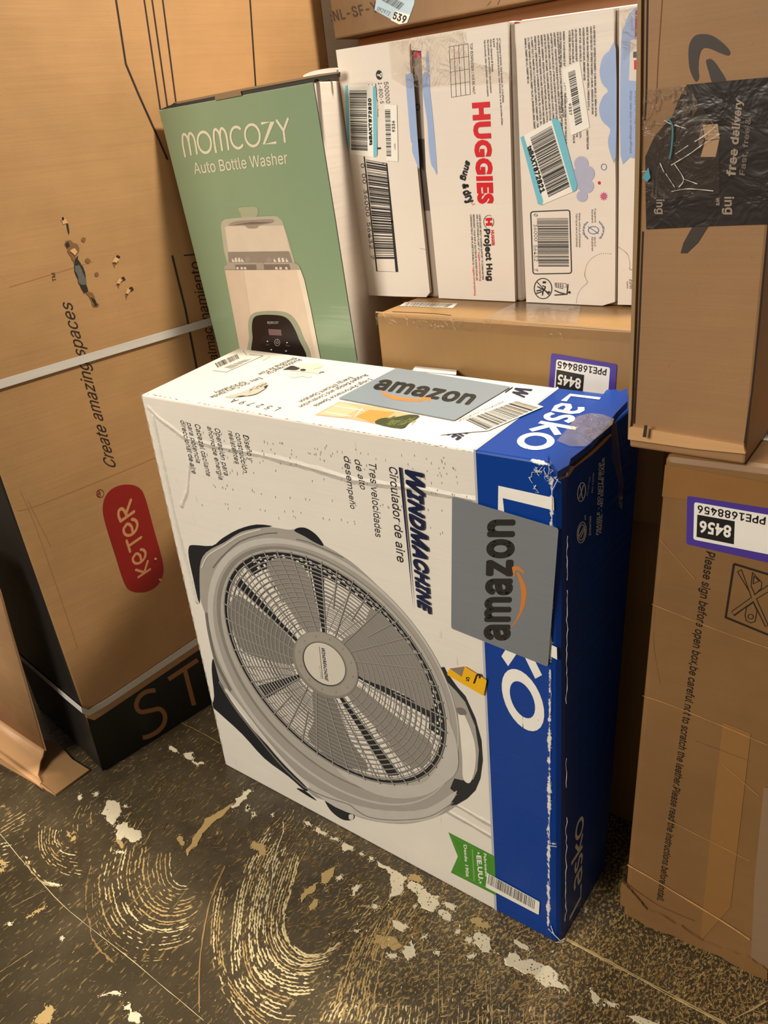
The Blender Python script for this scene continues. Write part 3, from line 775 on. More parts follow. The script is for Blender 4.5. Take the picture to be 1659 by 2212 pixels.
A.strokes([t4(185,110, 558,300, 570,605, 215,425, 268,293, 185,110)], ink((120, 170, 90), .4), .6, 2)
A.text('Desde 1906', *t4(297,185, 318,470, 325,190, 346,478), WHITE, 2, .025, bf=1); A.text('EE.UU.', *t4(412,280, 432,508, 455,285, 474,512), WHITE, 2, .045, bf=1)
A.text('Fabricado', *t4(476,262, 492,470, 500,268, 516,478), WHITE, 2, .03, bf=1)
A.strokes([t4(375,230, 392,505)], ink((120, 170, 90), .4), 3, 2)
for c in t4(430,262, 447,524): A.poly([(c[0]+(3.4 if i % 2 else 1.4)*math.cos(i*math.pi/5), c[1]+(3.4 if i % 2 else 1.4)*math.sin(i*math.pi/5)) for i in range(10)], WHITE, 2)
A.build('green_pennant', fan, 'green printed pennant with white lettering')
bs = slab('barcode_sticker', LP, roundpoly([(1053, 1886), (1166, 1948), (1164, 1976), (1049, 1916)], 2.5), .0003, PAPER, fan, .0010)
A = Art(LP, .0001, .0014); A.barcode([(1053, 1909), (1155, 1965), (1157, 1945), (1056, 1889)], DGREY, 44, 5, 0); A.build('barcode', bs)
# faint scuff rows pressed through from the flutes
A = Art(LP); SC = ink((150, 142, 132), .6)
for i in range(190):
    a = rng.uniform(.02, .98); bx = 420+a*600; by = 935+a*66+rng.choice([0, 14, 28, 45, 70, 110, 150])+rng.normal(0, 4)
    A.poly([(bx, by), (bx+rng.uniform(.8, 1.8), by+.5), (bx+1.5, by+rng.uniform(3, 8)), (bx+.4, by+4)], SC, 0)
A.build('scuff_mark', fan)['kind'] = 'stuff'

A = Art(LP, .0001, .0004); EB = ink((158, 142, 118), .6)
for i in range(60):
    x = 306+i*11.9; y = 846.5+(x-302)*.1787+rng.normal(0, .5); w_ = rng.uniform(4, 13)
    if rng.random() < .8: A.strokes([[(x, y+1.2), (x+w_/2, y+1.6+w_*.09), (x+w_, y+1.2+w_*.178)]], EB, [.4, rng.uniform(.8, 2.4), .4], 0, caps=False)
for i in range(26):
    y = 850+i*30; x = 303+(y-845)*.2298; A.strokes([[(x+1, y), (x+2.5, y+10), (x+5, y+20)]], ink((186, 176, 160), .6), [.3, rng.uniform(.6, 1.8), .3], 0, caps=False)
A.build('worn_edge', fan, 'rubbed grey-brown edges of the white board')['kind'] = 'stuff'

# ---- top face
T6 = S(680, 760, 2.44); t5 = S(300, 740, 2.9625)
LB_ = ink((138, 160, 178), .4)
ts = slab('grey_sticker', LTOP, roundpoly(T6(125,245, 430,86, 1032,185, 738,362), 3), .0004, coated('pale_grey_sticker', (126, 138, 148), .35), fan, .0010)
A = Art(LTOP, .0001, .0015)
A.text('amazon', *T6(302,190, 815,277, 345,145, 860,232), AMZ, 0, .035, 0, 'x')
A.poly(T6(347,202, 400,228, 470,243, 550,248, 600,244, 560,262, 480,260, 410,250, 360,225), ORG, 0); A.poly(T6(562,238, 614,241, 603,262, 590,262, 596,248, 566,246), ORG, 0)
A.build('sticker_print', ts)
A = Art(LTOP)
for t, a, b in (('Easy-Grip Carry Handle', (770, 222), (450, 347)), ('for Portability', (663, 246), (478, 318)), ('Pivoting Head for', (1020, 103), (808, 196)), ('Directional Air Flow', (988, 95), (757, 200)),
                ('3 High Performance Speeds', (1474, 226), (1113, 402)), ('Rugged Design and Construction', (1444, 202), (1018, 407)), ('Energy Efficient Operation', (1350, 218), (1017, 375))):
    a, b = t5(*a, *b); A.text(t, a, b, (a[0]+9, a[1]+2.6), (b[0]+9, b[1]+2.6), DGREY, 1, .004)
m9 = S(460, 740, 6.9125)
A.text('L5279A', *m9(1028,972, 320,838, 930,1018, 232,884), DGREY, 1, 0, spacing=1.6)
A.text('3200', *m9(850,205, 745,262, 862,212, 757,270), DGREY, 1)
A.barcode(m9(70,375, 400,235, 360,168, 22,308), TX, 44, 8, 1)
A.barcode(m9(165,368, 475,250, 590,238, 285,385), ink((140, 136, 130), .5), 30, 9, 1, .6)
A.strokes([m9(0,415, 200,440, 750,195, 540,178), m9(445,120, 505,185)], ink((120, 116, 110), .5), .8, 1)
A.build('top_lettering', fan)
# small product pictures
A.poly(m9(1040,405, 1160,345, 1205,345, 1300,380, 1260,412, 1130,405), ink((44, 40, 40), .5), 1)
A.poly(smooth(m9(1250,360, 1380,320, 1520,305, 1600,312, 1645,335, 1600,375, 1500,400, 1650,420, 1570,465, 1400,440, 1130,418, 1250,412, 1300,380), 3), ink((196, 192, 176), .5), 1)
A.poly(smooth(m9(1150,500, 1160,470, 1230,440, 1450,460, 1480,500, 1420,525, 1340,505, 1190,528), 3), ink((200, 198, 188), .5), 1)
A.poly(ellipse(*m9(1345,408)[0], 6.5, 2.6, 0, 14), ink((44, 40, 40), .5), 2); A.strokes([m9(1590,455, 1620,437, 1659,440)], ink((60, 56, 50), .5), 1.4, 2)
A.poly(smooth(m9(180,808, 330,770, 520,700, 660,630, 740,592, 830,610, 790,680, 650,760, 480,800, 300,825), 3), ink((178, 174, 160), .5), 1)
A.poly(m9(330,810, 430,790, 520,795, 400,812), ink((30, 30, 30), .5), 2); A.poly(m9(760,660, 800,634, 825,640, 800,672, 770,680), ink((30, 30, 30), .5), 2)
A.strokes([smooth(m9(520,795, 640,770, 740,715, 800,672), 4, False)], ink((60, 60, 56), .5), 1.2, 2)
for i in range(40):
    x = rng.uniform(540, 780); y = 720-(x-540)*.42+rng.normal(0, 12); A.strokes([m9(x, y, x+rng.uniform(8, 26), y-rng.uniform(2, 14))], ink((96, 92, 82), .5), .7, 2)
A.build('product_picture', fan)
# strip of a room picture
A.poly(T6(0,332, 128,262, 330,290, 555,340, 455,405, 180,352), ink((206, 162, 122), .5), 1)
A.poly(T6(20,330, 128,268, 180,276, 240,300, 150,345), ink((214, 176, 142), .5), 2); A.poly(T6(215,340, 290,305, 420,318, 360,360, 300,372), ink((200, 138, 66), .5), 2)
A.strokes([T6(60,318, 190,340), T6(250,298, 215,340), T6(100,285, 260,310)], ink((232, 214, 190), .5), 2.4, 3)
A.poly(smooth(T6(320,376, 350,350, 420,345, 500,330, 552,338, 500,372, 455,403), 3), ink((52, 62, 28), .5), 4)
for i in range(26):
    x = rng.uniform(360, 520); y = rng.uniform(350, 390); A.strokes([T6(x, y, x+rng.uniform(20, 40), y-rng.uniform(8, 20))], ink((110, 116, 56), .5), 1.0, 5)
A.build('room_picture', fan, 'printed strip of a tan room with a dark plant')
wl = slab('shipping_sticker', LTOP, T6(655,438, 1040,232, 1205,290, 915,415), .0002, ink((228, 224, 214), .4), fan, .0009)
A = Art(LTOP, .0001, .0013); A.barcode(T6(795,358, 1068,256, 1190,290, 905,410), BLACK, 46, 12, 0, .5)
A.text('X001046613 701241024', *T6(1000,265, 765,362, 990,258, 752,355), DGREY, 0); A.build('barcode', wl)
A = Art(LTOP); A.text('W', *T6(1062,186, 1034,228, 1145,196, 1100,240), NAVY, 3, .03, .2); A.build('product_lettering', fan); A.text('NE', *T6(752,404, 688,440, 812,422, 748,464), NAVY, 3, .03, .2)
A.build('product_lettering', fan); A.strokes([T6(1005,212, 1042,186)], NAVY, 2.2, 3); A.build('underline', fan)

# ---- crushed blue corner: raised flap edge, torn board, wrinkled tape
k5 = S(1180, 850, 4.9167)
flapP = zp(ZT+.001)
slab('end_flap', flapP, k5(20,720, 130,600, 250,530, 480,230, 640,20, 750,15, 770,42, 860,0, 862,140, 740,270, 640,400, 470,600, 260,760, 240,830, 120,900, 60,800), .0055, M_lb, fan, 0, 'blue end flap pushed up and scuffed at the corner')
A = Art(LSIDE, .0004, .0008)
A.poly(k5(130,905, 200,870, 260,770, 300,770, 470,610, 560,530, 680,425, 700,440, 600,545, 500,640, 300,790, 240,880, 150,915), M_torn, 0)
A.poly(k5(265,765, 470,590, 500,560, 640,440, 600,500, 470,625, 300,770), ink((36, 22, 12), .8), 1)
A.build('torn_edge', fan, 'torn brown board edge')
A = Art(LP, .0002, .0012)
for _ in range(24):                   # white cracks in the print near the corner
    x, y = rng.uniform(1150, 1222), 1008+rng.exponential(12)
    L = [(x, y)]
    for s_ in range(4): L.append((L[-1][0]+rng.normal(0, 5), L[-1][1]+rng.uniform(-2, 9)))
    A.strokes([L], ink((206, 208, 210), .5), [.3, 1.3, 1.0, .8, .2], 0, caps=False)
for x0, x1 in ((1192, 1186), (1226, 1222)):
    L = [(x0+(x1-x0)*t+rng.normal(0, .9), 1040+950*t) for t in np.linspace(0, 1, 90)]
    i = 0
    while i < 88:
        j = i+int(rng.integers(2, 7)); 
        if rng.random() < .62: A.strokes([L[i:j+1]], ink((206, 208, 210), .5), [rng.uniform(.3, 1.3) for _ in L[i:j+1]], 0, caps=False)
        i = j
for L in ([(1205, 1035), (1192, 1060), (1192, 1130)], [(1186, 1827), (1202, 1829)], [(1190, 2000), (1196, 2018), (1210, 2032), (1220, 2028)], [(1200, 2036), (1218, 2034)]):
    A.strokes([L], ink((206, 208, 210), .5), 1.6, 0)
A.build('print_crack', fan, 'white cracks where the blue print has rubbed off')['kind'] = 'stuff'
TAPE = clear_tape('wrinkled_clear_tape', .30, 1.0, (150, 130, 110), 55)
slab('packing_tape', flapP, k5(110,500, 200,400, 330,240, 480,210, 600,225, 720,270, 700,330, 560,450, 420,560, 250,560), .0004, TAPE, fan, .0062)
slab('packing_tape', LSIDE, k5(690,300, 740,300, 770,560, 790,760, 815,960, 800,1230, 770,1180, 760,900, 700,700), .0004, TAPE, fan, .0012)
slab('paper_label', zp(ZT), T6(515,100, 530,78, 748,98, 745,122), .0006, PAPER, fan, .0006)
# tiny warning text high on the shaded part of the end
A = Art(LSIDE)
for i in range(5): A.text('advertencia de seguridad', (1336+i*7.5, 925+i*1), (1353+i*6, 1010), (1340+i*7.5, 924), (1357+i*6, 1009), ink((70, 90, 150), .4), 0)
A.build('warning_lettering', fan)

# ================================================================== tall kraft carton at the left
KK, KK2 = FLOOR.at(224, 1668), FLOOR.at(452, 1524)
KP = vplane(KK, KK2)
ku = (KK2-KK)/np.linalg.norm(KK2-KK); kn = KP.n
KH = 1.22; KR = KK+ku*((KP.at(712, 140)-KK) @ ku)
tall = thing('tall_carton', 'tall brown kraft carton with red oval logo and white straps, at the left', 'box', tuple(KK-kn*.12+ku*.3))
yawk = math.atan2(ku[0], ku[1])
M_kr = kraft('kraft_tall', (176, 136, 90), (1, 1, 26), yawk, .62)
M_bk = coated('black_printed_kraft', (20, 18, 15), .45)
def up(p, z): q = np.array(p, float).copy(); q[2] = z; return q
bk = -kn*.25
bm, v = hexbm([KK, KR, up(KR, KH), up(KK, KH), KK+bk, KR+bk, up(KR+bk, KH), up(KK+bk, KH)])
bmesh.ops.bevel(bm, geom=list(bm.edges), offset=.004, segments=3, affect='EDGES', profile=.5)
for f in bm.faces:
    c = np.array(f.calc_center_median()); nn = np.array(f.normal)
    f.material_index = 1 if ((c-KK) @ ku < .0015 and c[2] < 1.2) else 0
from_bm('box_body', bm, [M_kr, M_bk], tall, 'plain kraft with one black printed side')
KS = Plane(KK, ku)      # narrow dark side
A = Art(KP); A.poly([(187, 1551), (204, 1556), (226, 1542), (440, 1397), (458, 1400), (462, 1516), (400, 1556), (222, 1666)], ink((18, 20, 16), .4), 0)
A.build('black_band', tall, 'black printed band along the foot')
s3 = S(0, 1000, 3.1609); KT = ink((150, 104, 62), .6)
A = Art(KP)
A.strokes([smooth(s3(1062,1552, 1000,1562, 950,1600, 930,1660, 960,1700, 1030,1690, 1090,1680, 1125,1720, 1120,1780, 1080,1830, 1020,1865, 975,1876), 5, False)], KT, 9.5, 2, caps=False)
A.strokes([s3(1150,1478, 1350,1345), s3(1262,1412, 1325,1655)], KT, 9.5, 2, caps=False)
A.build('letters', tall, 'large kraft letters S and T on the black band')
LNK = ink((34, 24, 20), .55)
A = Art(KP)
A.text('Create amazing spaces', (252, 1012), (155, 655), (226, 1003), (127, 650), LNK, 1); A.build('lettering', tall)
A.text('TM', (122, 607), (119, 589), (114, 608), (111, 590), LNK, 1); A.build('trade_mark', tall)
A.text('de almacenamiento |', (478, 812), (426, 548), (459, 812), (404, 550), LNK, 1); A.build('lettering', tall)
A.text('®', *s3(700,232, 690,185, 668,232, 662,190), ink((120, 40, 30), .5), 1); A.strokes([ellipse(216.5, 1066, 8, 8.5)+[ellipse(216.5, 1066, 8, 8.5)[0]]], ink((120, 40, 30), .5), 1.2, 1, caps=False)
A.build('registered_mark', tall)
A = Art(KP)
for L, wd in (([(372, 552), (400, 665), (426, 800)], 4.5), ([(250, -5), (272, 138), (300, 205), (345, 305), (362, 345)], 4), ([(311, -5), (350, 260)], 3.2), ([(328, -5), (366, 260)], 3.2), ([(351, -5), (384, 250)], 3.2), ([(540, -5), (554, 210)], 3.2)):
    A.strokes([L], LNK, wd, 1, caps=False); A.build('printed_line', tall)
A = Art(KP, .0001); RED = ink((138, 22, 14), .5)
A.poly(smooth(s3(780,168, 870,147, 950,170, 992,240, 1050,450, 1112,680, 1108,780, 1060,850, 985,882, 900,875, 850,820, 790,640, 722,420, 702,310, 722,225), 6), RED, 1)
def e_(x): return arc(x+.42, .5, .42, 20, 330, 18, .46)+[]
KET = [[(.02, 0), (.02, 1)], [(.62, 1), (.08, .48), (.66, 0)], [(.9, .5), (1.75, .5)] and arc(1.32, .5, .42, 60, 330, 16, .5), smooth([(.95, .45), (1.35, .42), (1.62, .62), (1.55, .85)], 5, False),
       [(2.0, 1), (2.75, 1)], [(2.38, 1), (2.38, 0)], arc(3.32, .5, .42, 60, 330, 16, .5), smooth([(2.95, .45), (3.35, .42), (3.62, .62), (3.55, .85)], 5, False),
       [(4.0, 0), (4.0, .98)], smooth([(4.0, .98), (4.35, 1.0), (4.58, .86), (4.5, .62), (4.05, .5)], 5, False), [(4.2, .5), (4.66, 0)]]
f = homog([(0, 0), (4.6, 0), (0, 1), (4.6, 1)], s3(1025,728, 895,262, 945,782, 800,330))
A.strokes(KET, ink((196, 142, 98), .5), .17, 2, f)
A.build('red_logo', tall, 'red oval logo with rounded tan letters')
def strap(top, bot, name='strap'):
    a = [KP.at(*p, .0016) for p in top]; b = [KP.at(*p, .0016) for p in bot]
    return a, b
STR = coated('white_strap', (206, 202, 196), .35)
def ribbon(name, T, B, mat, parent, th=.0006):
    V = []; F = []
    for a, b in zip(T, B): V += [a, b]
    n = len(T)
    for i in range(n-1): F.append([2*i, 2*i+1, 2*i+3, 2*i+2])
    o = mesh(name, V, F, mat, parent)
    md = o.modifiers.new('thick', 'SOLIDIFY'); md.thickness = th; md.offset = 1
    return o
T_ = [KP.at(-60, 842, .0016), KP.at(0, 820, .0016), KP.at(230, 752, .0016), KP.at(520, 667, .0016), KP.at(700, 618, .0016)]
B_ = [KP.at(-60, 864, .0016), KP.at(0, 840, .0016), KP.at(230, 770, .0016), KP.at(520, 684, .0016), KP.at(700, 634, .0016)]
ribbon('strap', T_, B_, STR, tall)
T_ = [KS.at(40, 1413, .0016), KS.at(78, 1446, .0016), KS.at(140, 1498, .0016), KS.at(176, 1528, .0016), KP.at(191, 1533, .0020), KP.at(230, 1510, .0016), KP.at(432, 1373, .0016), KP.at(520, 1314, .0016)]
B_ = [KS.at(40, 1420, .0016), KS.at(78, 1453, .0016), KS.at(140, 1508, .0016), KS.at(178, 1540, .0016), KP.at(192, 1546, .0020), KP.at(230, 1524, .0016), KP.at(432, 1388, .0016), KP.at(520, 1330, .0016)]
ribbon('strap', T_, B_, STR, tall)
# gouges through the board
kg = S(60, 400, 3.95)
hole = ink((40, 34, 28), .9); holeg = ink((92, 94, 90), .6); torn = ink((206, 164, 112), .8); torn2 = ink((122, 88, 52), .8)
A = Art(KP, .0003)
A.poly(jag(kg(275,290, 300,265, 325,290, 345,320, 300,335), .1, 2), torn, 1); A.poly(ellipse(*kg(300,285)[0], 3, 4, 0, 8), hole, 2)
A.build('gouge', tall, 'small punched hole with torn lip'); A.poly(kg(328,330, 345,330, 356,400, 350,425, 338,380), hole, 1)
A.poly(jag(kg(315,500, 340,470, 370,470, 430,510, 440,560, 410,600, 400,680, 370,610, 340,540), .12, 2), torn2, 1)
A.poly(jag(kg(360,560, 400,535, 425,570, 400,600), .1, 2), torn, 3); A.poly(kg(320,500, 345,480, 360,520, 335,535), hole, 2)
A.poly(jag(kg(395,690, 430,600, 440,650, 490,760, 500,830, 520,900, 480,920, 450,860, 420,780), .08, 3), hole, 2)
A.poly(jag(kg(402,690, 440,680, 480,770, 495,850, 455,850, 425,770), .08, 3), holeg, 3)
A.poly(jag(kg(480,920, 540,915, 570,950, 605,1010, 600,1035, 565,1040, 530,960), .1, 3), torn2, 1); A.poly(jag(kg(535,960, 570,970, 600,1020, 570,1030), .1, 2), hole, 2)
A.build('gouge', tall, 'long ragged gouge torn through the board')
for x, y, r in ((475, 465, 22), (515, 645, 26), (588, 760, 22), (770, 615, 20), (815, 800, 20), (885, 885, 22)):
    c = kg(x, y)[0]; A.poly(jag(ellipse(c[0], c[1], r/4.4, r/4.2, 0, 7), .2, 2), torn2 if x < 600 else hole, 1); A.build('puncture', tall)
for x, y in ((755, 640), (785, 820), (855, 905)):
    c = kg(x, y)[0]; A.poly(jag([(c[0]-8, c[1]+4), (c[0]-2, c[1]-7), (c[0]+7, c[1]-3), (c[0]+1, c[1]+6)], .12, 2), torn, 4); A.poly(jag([(c[0]-6, c[1]+8), (c[0], c[1]+5), (c[0]-2, c[1]+17)], .12, 2), torn2, 1); A.build('torn_flake', tall)
A.poly(ellipse(*s3(1062,655)[0], 3, 3, 0, 7), torn, 4); A.build('torn_flake', tall); A.poly(ellipse(*s3(1095,798)[0], 4, 2.4, .5, 7), torn, 2); A.build('torn_flake', tall)
A = Art(KP, .0002)
c2 = ink((166, 120, 74), .6)
for L in ([(38, 1103), (70, 1096), (200, 1045), (352, 982)], [(44, 1060), (82, 1150), (168, 1400)], [(60, 1080), (110, 1180)], [(20, 620), (120, 590), (200, 565)]):
    A.strokes([smooth(L, 5, False)], c2, 1.2, 0, caps=False); A.build('fold_crease', tall)

# ================================================================== opened carton lying at the lower left
e4 = S(0, 1200, 4.0970)
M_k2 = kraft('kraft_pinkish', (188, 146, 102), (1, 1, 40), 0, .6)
opn = thing('open_carton', 'open brown carton with folded foot and splayed flap, lower left corner', 'box', (-.33, -.16, 0))
def xprof(name, prof, x0, x1f, mat, th=.003, label=None):
    """profile in (y, z), pulled along x; x1f gives the right end for every profile point"""
    V = []; F = []
    for i, (y, z) in enumerate(prof): V += [(x0, y, z), (x1f[i], y, z)]
    for i in range(len(prof)-1): F.append([2*i, 2*i+1, 2*i+3, 2*i+2])
    o = mesh(name, V, F, mat, opn, label=label, smoothf=True)
    md = o.modifiers.new('t', 'SOLIDIFY'); md.thickness = th; md.offset = 0
    return o
pnl_y = -.150
PV = Plane((0, pnl_y, 0), (0, 1, 0))
r0, r1 = PV.at(0, 1280), PV.at(97, 1618)
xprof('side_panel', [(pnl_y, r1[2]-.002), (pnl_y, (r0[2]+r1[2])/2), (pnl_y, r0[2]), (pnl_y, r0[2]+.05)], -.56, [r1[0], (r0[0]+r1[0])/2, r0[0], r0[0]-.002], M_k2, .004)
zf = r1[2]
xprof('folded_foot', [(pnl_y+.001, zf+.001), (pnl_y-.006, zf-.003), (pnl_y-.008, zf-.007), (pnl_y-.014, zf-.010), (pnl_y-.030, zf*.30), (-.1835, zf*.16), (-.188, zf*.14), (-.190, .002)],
      -.56, [r1[0], r1[0]+.004, r1[0]+.004, r1[0]+.006, r1[0]+.02, r1[0]+.035, r1[0]+.036, r1[0]+.05], kraft('kraft_lit_fold', (214, 166, 116), (1, 1, 30), 0, .5), .003, 'bulging folded foot of the panel')  # light on the fold is put into this paler kraft colour
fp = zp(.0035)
slab('splayed_flap', fp, [(78, 1684), (121, 1719), (194, 1666), (157, 1643), (122, 1604), (97, 1602), (60, 1640)], .003, kraft('kraft_flap_shade', (150, 114, 72), (1, 1, 40)), opn, -.003, 'loose flap lying on the floor')  # the shade on the flap is put into this darker kraft colour
slab('front_lip', zp(.0015), [(-80, 1612), (0, 1650), (121, 1720), (80, 1688), (-40, 1618)], .003, M_k2, opn, -.0012)
A = Art(PV, .0002, .0022); cc = [(r0[0]-.0, 0)]
A.strokes([[(-1, 1277), (48, 1444), (99, 1622)]], kraft('cut_board_edge', (120, 88, 54), (900, 900, 900)), 3.2, 0, caps=False); A.build('cut_edge', opn, 'dark corrugated cut edge')

# ================================================================== pale green carton
GP = p3(np.array([-.098, .199, .8]), np.array([.156, .214, .8]), np.array([-.098, .199, .2]))
gA, gB, gC, gD = GP.at(342, 238), GP.at(678, 177), GP.at(475, 770), GP.at(772, 780)
zb = .42
def ext(a, b, z): t = (z-a[2])/(b[2]-a[2]); return a+(b-a)*t
gD2, gC2 = ext(gB, gD, zb), ext(gA, gC, zb)
grn = thing('green_carton', 'pale green bottle washer carton with white side, standing upright behind the fan carton', 'box', (.03, .30, zb))
M_g = coated('green_lacquered_board', (132, 154, 122), .2, spec=1.0); M_gw = coated('white_side_board', (222, 212, 202), .45)
zt = float((gA[2]+gB[2])/2)
cs = [gC2, gD2, gB, gA, np.array([-.058, .37, zb]), np.array([.132, .37, zb]), np.array([.130, .37, gB[2]]), np.array([-.060, .37, gA[2]])]
bm, v = hexbm(cs); bmesh.ops.bevel(bm, geom=list(bm.edges), offset=.0012, segments=2, affect='EDGES', profile=.5)
for f in bm.faces: f.material_index = 0 if abs(f.normal.y) > .7 and f.calc_center_median().y < .3 else 1
from_bm('box_body', bm, [M_g, M_gw], grn, 'green front, plain white side')
sup = thing('stacked_carton', 'plain brown carton under the pale green box, behind the fan carton', 'box', (.03, .30, 0))
carton('box_body', [(-.075, .215, 0), (.15, .22, 0), (.15, .22, zb), (-.075, .215, zb), (-.058, .37, 0), (.13, .37, 0), (.13, .37, zb), (-.058, .37, zb)], M_kr, sup)
DK = ink((34, 32, 22), .6); KE = kraft('raw_flap_edge', (150, 122, 84), (300, 300, 300))
GT = Plane(gA+np.array([0, .0015, 0]), GP.n)
slab('top_flap', GP, [(345, 237), (678, 177), (680, 171), (560, 190), (365, 228)], .006, DK, grn, -.0005, 'dark flap edge', False)
GQ = Plane(GP.p+np.array([0, .006, 0]), GP.n)
tf = slab('top_flap', GQ, [(358, 234), (520, 206), (700, 173), (728, 167), (728, 156), (690, 161), (525, 192), (378, 221)], .006, DK, grn, 0, 'black lined outer flap', False)
slab('flap_edge', Plane(GP.p+np.array([0, .005, 0]), GP.n), [(372, 222), (525, 191), (690, 160), (728, 155), (728, 159), (690, 165), (525, 196), (385, 224)], .003, KE, grn, 0, None, False)
slab('packing_tape', Plane(GP.p+np.array([0, -.001, 0]), GP.n), [(465, 206), (519, 195), (522, 206), (465, 217)], .0006, ink((140, 116, 86), .25), grn)
GW = Plane(GP.p+np.array([0, .037, 0]), GP.n)
slab('raised_flap', GW, smooth([(655, 166), (672, 155), (705, 148), (726, 147), (727, 155), (726, 164), (700, 170)], 4), .003, M_gw, grn, 0, 'white flap bowed up at the back', False)
# edge line between front and side
A = Art(GP); A.strokes([[(677, 178), (724, 470), (772, 779)]], DK, 1.8, 0, caps=False); A.build('edge_line', grn)
# logo and wording
CRM = ink((214, 206, 180), .35)
mm = lambda x: [smooth([(x, 0), (x, .55), (x+.10, .93), (x+.26, .95), (x+.40, .7), (x+.40, .05)], 4, False), smooth([(x+.40, .6), (x+.50, .93), (x+.66, .95), (x+.80, .7), (x+.80, .05)], 4, False)]
ms = mm(.06)+[arc(1.45, .49, .42, 0, 360, 24, .46)]+mm(2.08)+[arc(3.52, .49, .40, 50, 310, 18, .46), arc(4.45, .49, .44, 0, 360, 24, .46), [(5.1, .93), (5.72, .93), (5.06, .05), (5.76, .05)], [(5.98, .95), (6.3, .5)], [(6.62, .95), (6.3, .5), (6.3, .04)]]
A = Art(GP); f = homog([(0, 0), (6.66, 0), (0, 1), (6.66, 1)], [(398, 338), (629, 306), (389, 290), (623, 254)])
A.strokes(ms, CRM, .115, 1, f); A.text('Auto Bottle Washer', (421, 376), (622, 353), (416, 352), (619, 328), CRM, 1, .004)
A.build('lettering', grn)
p7 = S(440, 420, 4.8794); A = Art(GP)
c_ = lambda r, g, b: ink((r, g, b), .3)
A.poly(smooth(p7(365,145, 465,132, 565,140, 562,230, 480,250, 400,238, 390,200), 3), c_(160, 162, 134), 1)
A.poly(p7(180,330, 190,290, 222,262, 400,242, 740,228, 775,232, 830,280, 880,430, 962,725, 250,728, 215,600), c_(176, 170, 146), 1)
A.poly(p7(222,345, 260,335, 840,328, 862,400, 915,605, 262,608), c_(206, 190, 170), 2)
A.poly(smooth(p7(262,320, 330,285, 500,270, 700,262, 740,278, 700,305, 590,325, 560,355, 470,358, 420,325, 300,330), 4), c_(150, 136, 122), 3)
A.poly(p7(310,322, 500,290, 720,292, 600,312, 430,318), c_(112, 98, 88), 4)
A.poly(p7(255,606, 895,598, 935,718, 262,718), c_(140, 128, 114), 3)
for x in (300, 330, 365, 398, 740, 785, 825, 868): A.poly(p7(x, 712, x+28, 712, x+14, 665 if 320 < x < 380 or x > 780 and x < 860 else 690, x-4, 672), c_(214, 206, 190), 4)
for x in (465, 690): A.poly(ellipse(*p7(x, 685)[0], 6, 6), c_(150, 138, 126), 4)
A.poly(p7(215,792, 215,768, 245,735, 300,718, 950,718, 1005,748, 1024,795), c_(166, 154, 138), 4)
A.poly(p7(330,740, 900,735, 915,793, 335,793), c_(120, 106, 98), 5)
for x in (345, 390, 425, 755, 800, 860): A.poly(p7(x, 790, x+26, 790, x+20, 765, x-2, 765), c_(206, 198, 184), 6)
A.poly(p7(550,716, 630,716, 640,793, 560,793), c_(158, 146, 130), 7)
A.poly(p7(222,797, 1022,795, 1060,900, 1130,1220, 1235,1760, 405,1760, 300,1200), c_(212, 192, 170), 5)
A.poly(p7(222,797, 420,797, 560,1760, 405,1760, 300,1200), c_(204, 182, 160), 6)
A.poly(p7(980,795, 1022,795, 1060,900, 1130,1220, 1235,1760, 1190,1760, 1080,1220), c_(222, 208, 186), 6)
A.poly(smooth(p7(505,1760, 478,1500, 470,1370, 490,1285, 560,1240, 740,1228, 880,1250, 970,1330, 1040,1480, 1100,1760), 5), c_(150, 154, 130), 7)
A.poly(smooth(p7(545,1760, 515,1500, 508,1390, 525,1305, 590,1272, 740,1270, 850,1290, 925,1360, 1000,1520, 1060,1760), 5), c_(32, 20, 18), 8)
A.poly(p7(680,1418, 815,1425, 822,1488, 690,1482), c_(116, 90, 88), 9)
f = homog([(0, 0), (6.66, 0), (0, 1), (6.66, 1)], p7(672,1366, 792,1362, 668,1340, 788,1338)); A.strokes(ms, c_(180, 170, 160), .12, 9, f)
A.strokes([[*ellipse(*p7(775,1560)[0], 5.6, 7.2, -.1), ellipse(*p7(775,1560)[0], 5.6, 7.2, -.1)[0]], [*arc(*p7(775,1560)[0], 2.6, -50, 230, 10)]], c_(170, 160, 150), .9, 9, caps=False)
A.strokes([p7(775,1535, 775,1555)], c_(170, 160, 150), .8, 9)
for x, y in ((672, 1548), (878, 1562), (712, 1637), (868, 1650)): A.poly(ellipse(*p7(x, y)[0], 1.6, 1.2), c_(230, 226, 220), 9)
A.text('Start', *p7(655,1590, 690,1592, 655,1575, 690,1577), c_(120, 100, 96), 9); A.text('Temp', *p7(860,1598, 905,1602, 860,1582, 905,1586), c_(120, 100, 96), 9)
A.build('washer_picture', grn, 'printed picture of a cream bottle washer with black panel')

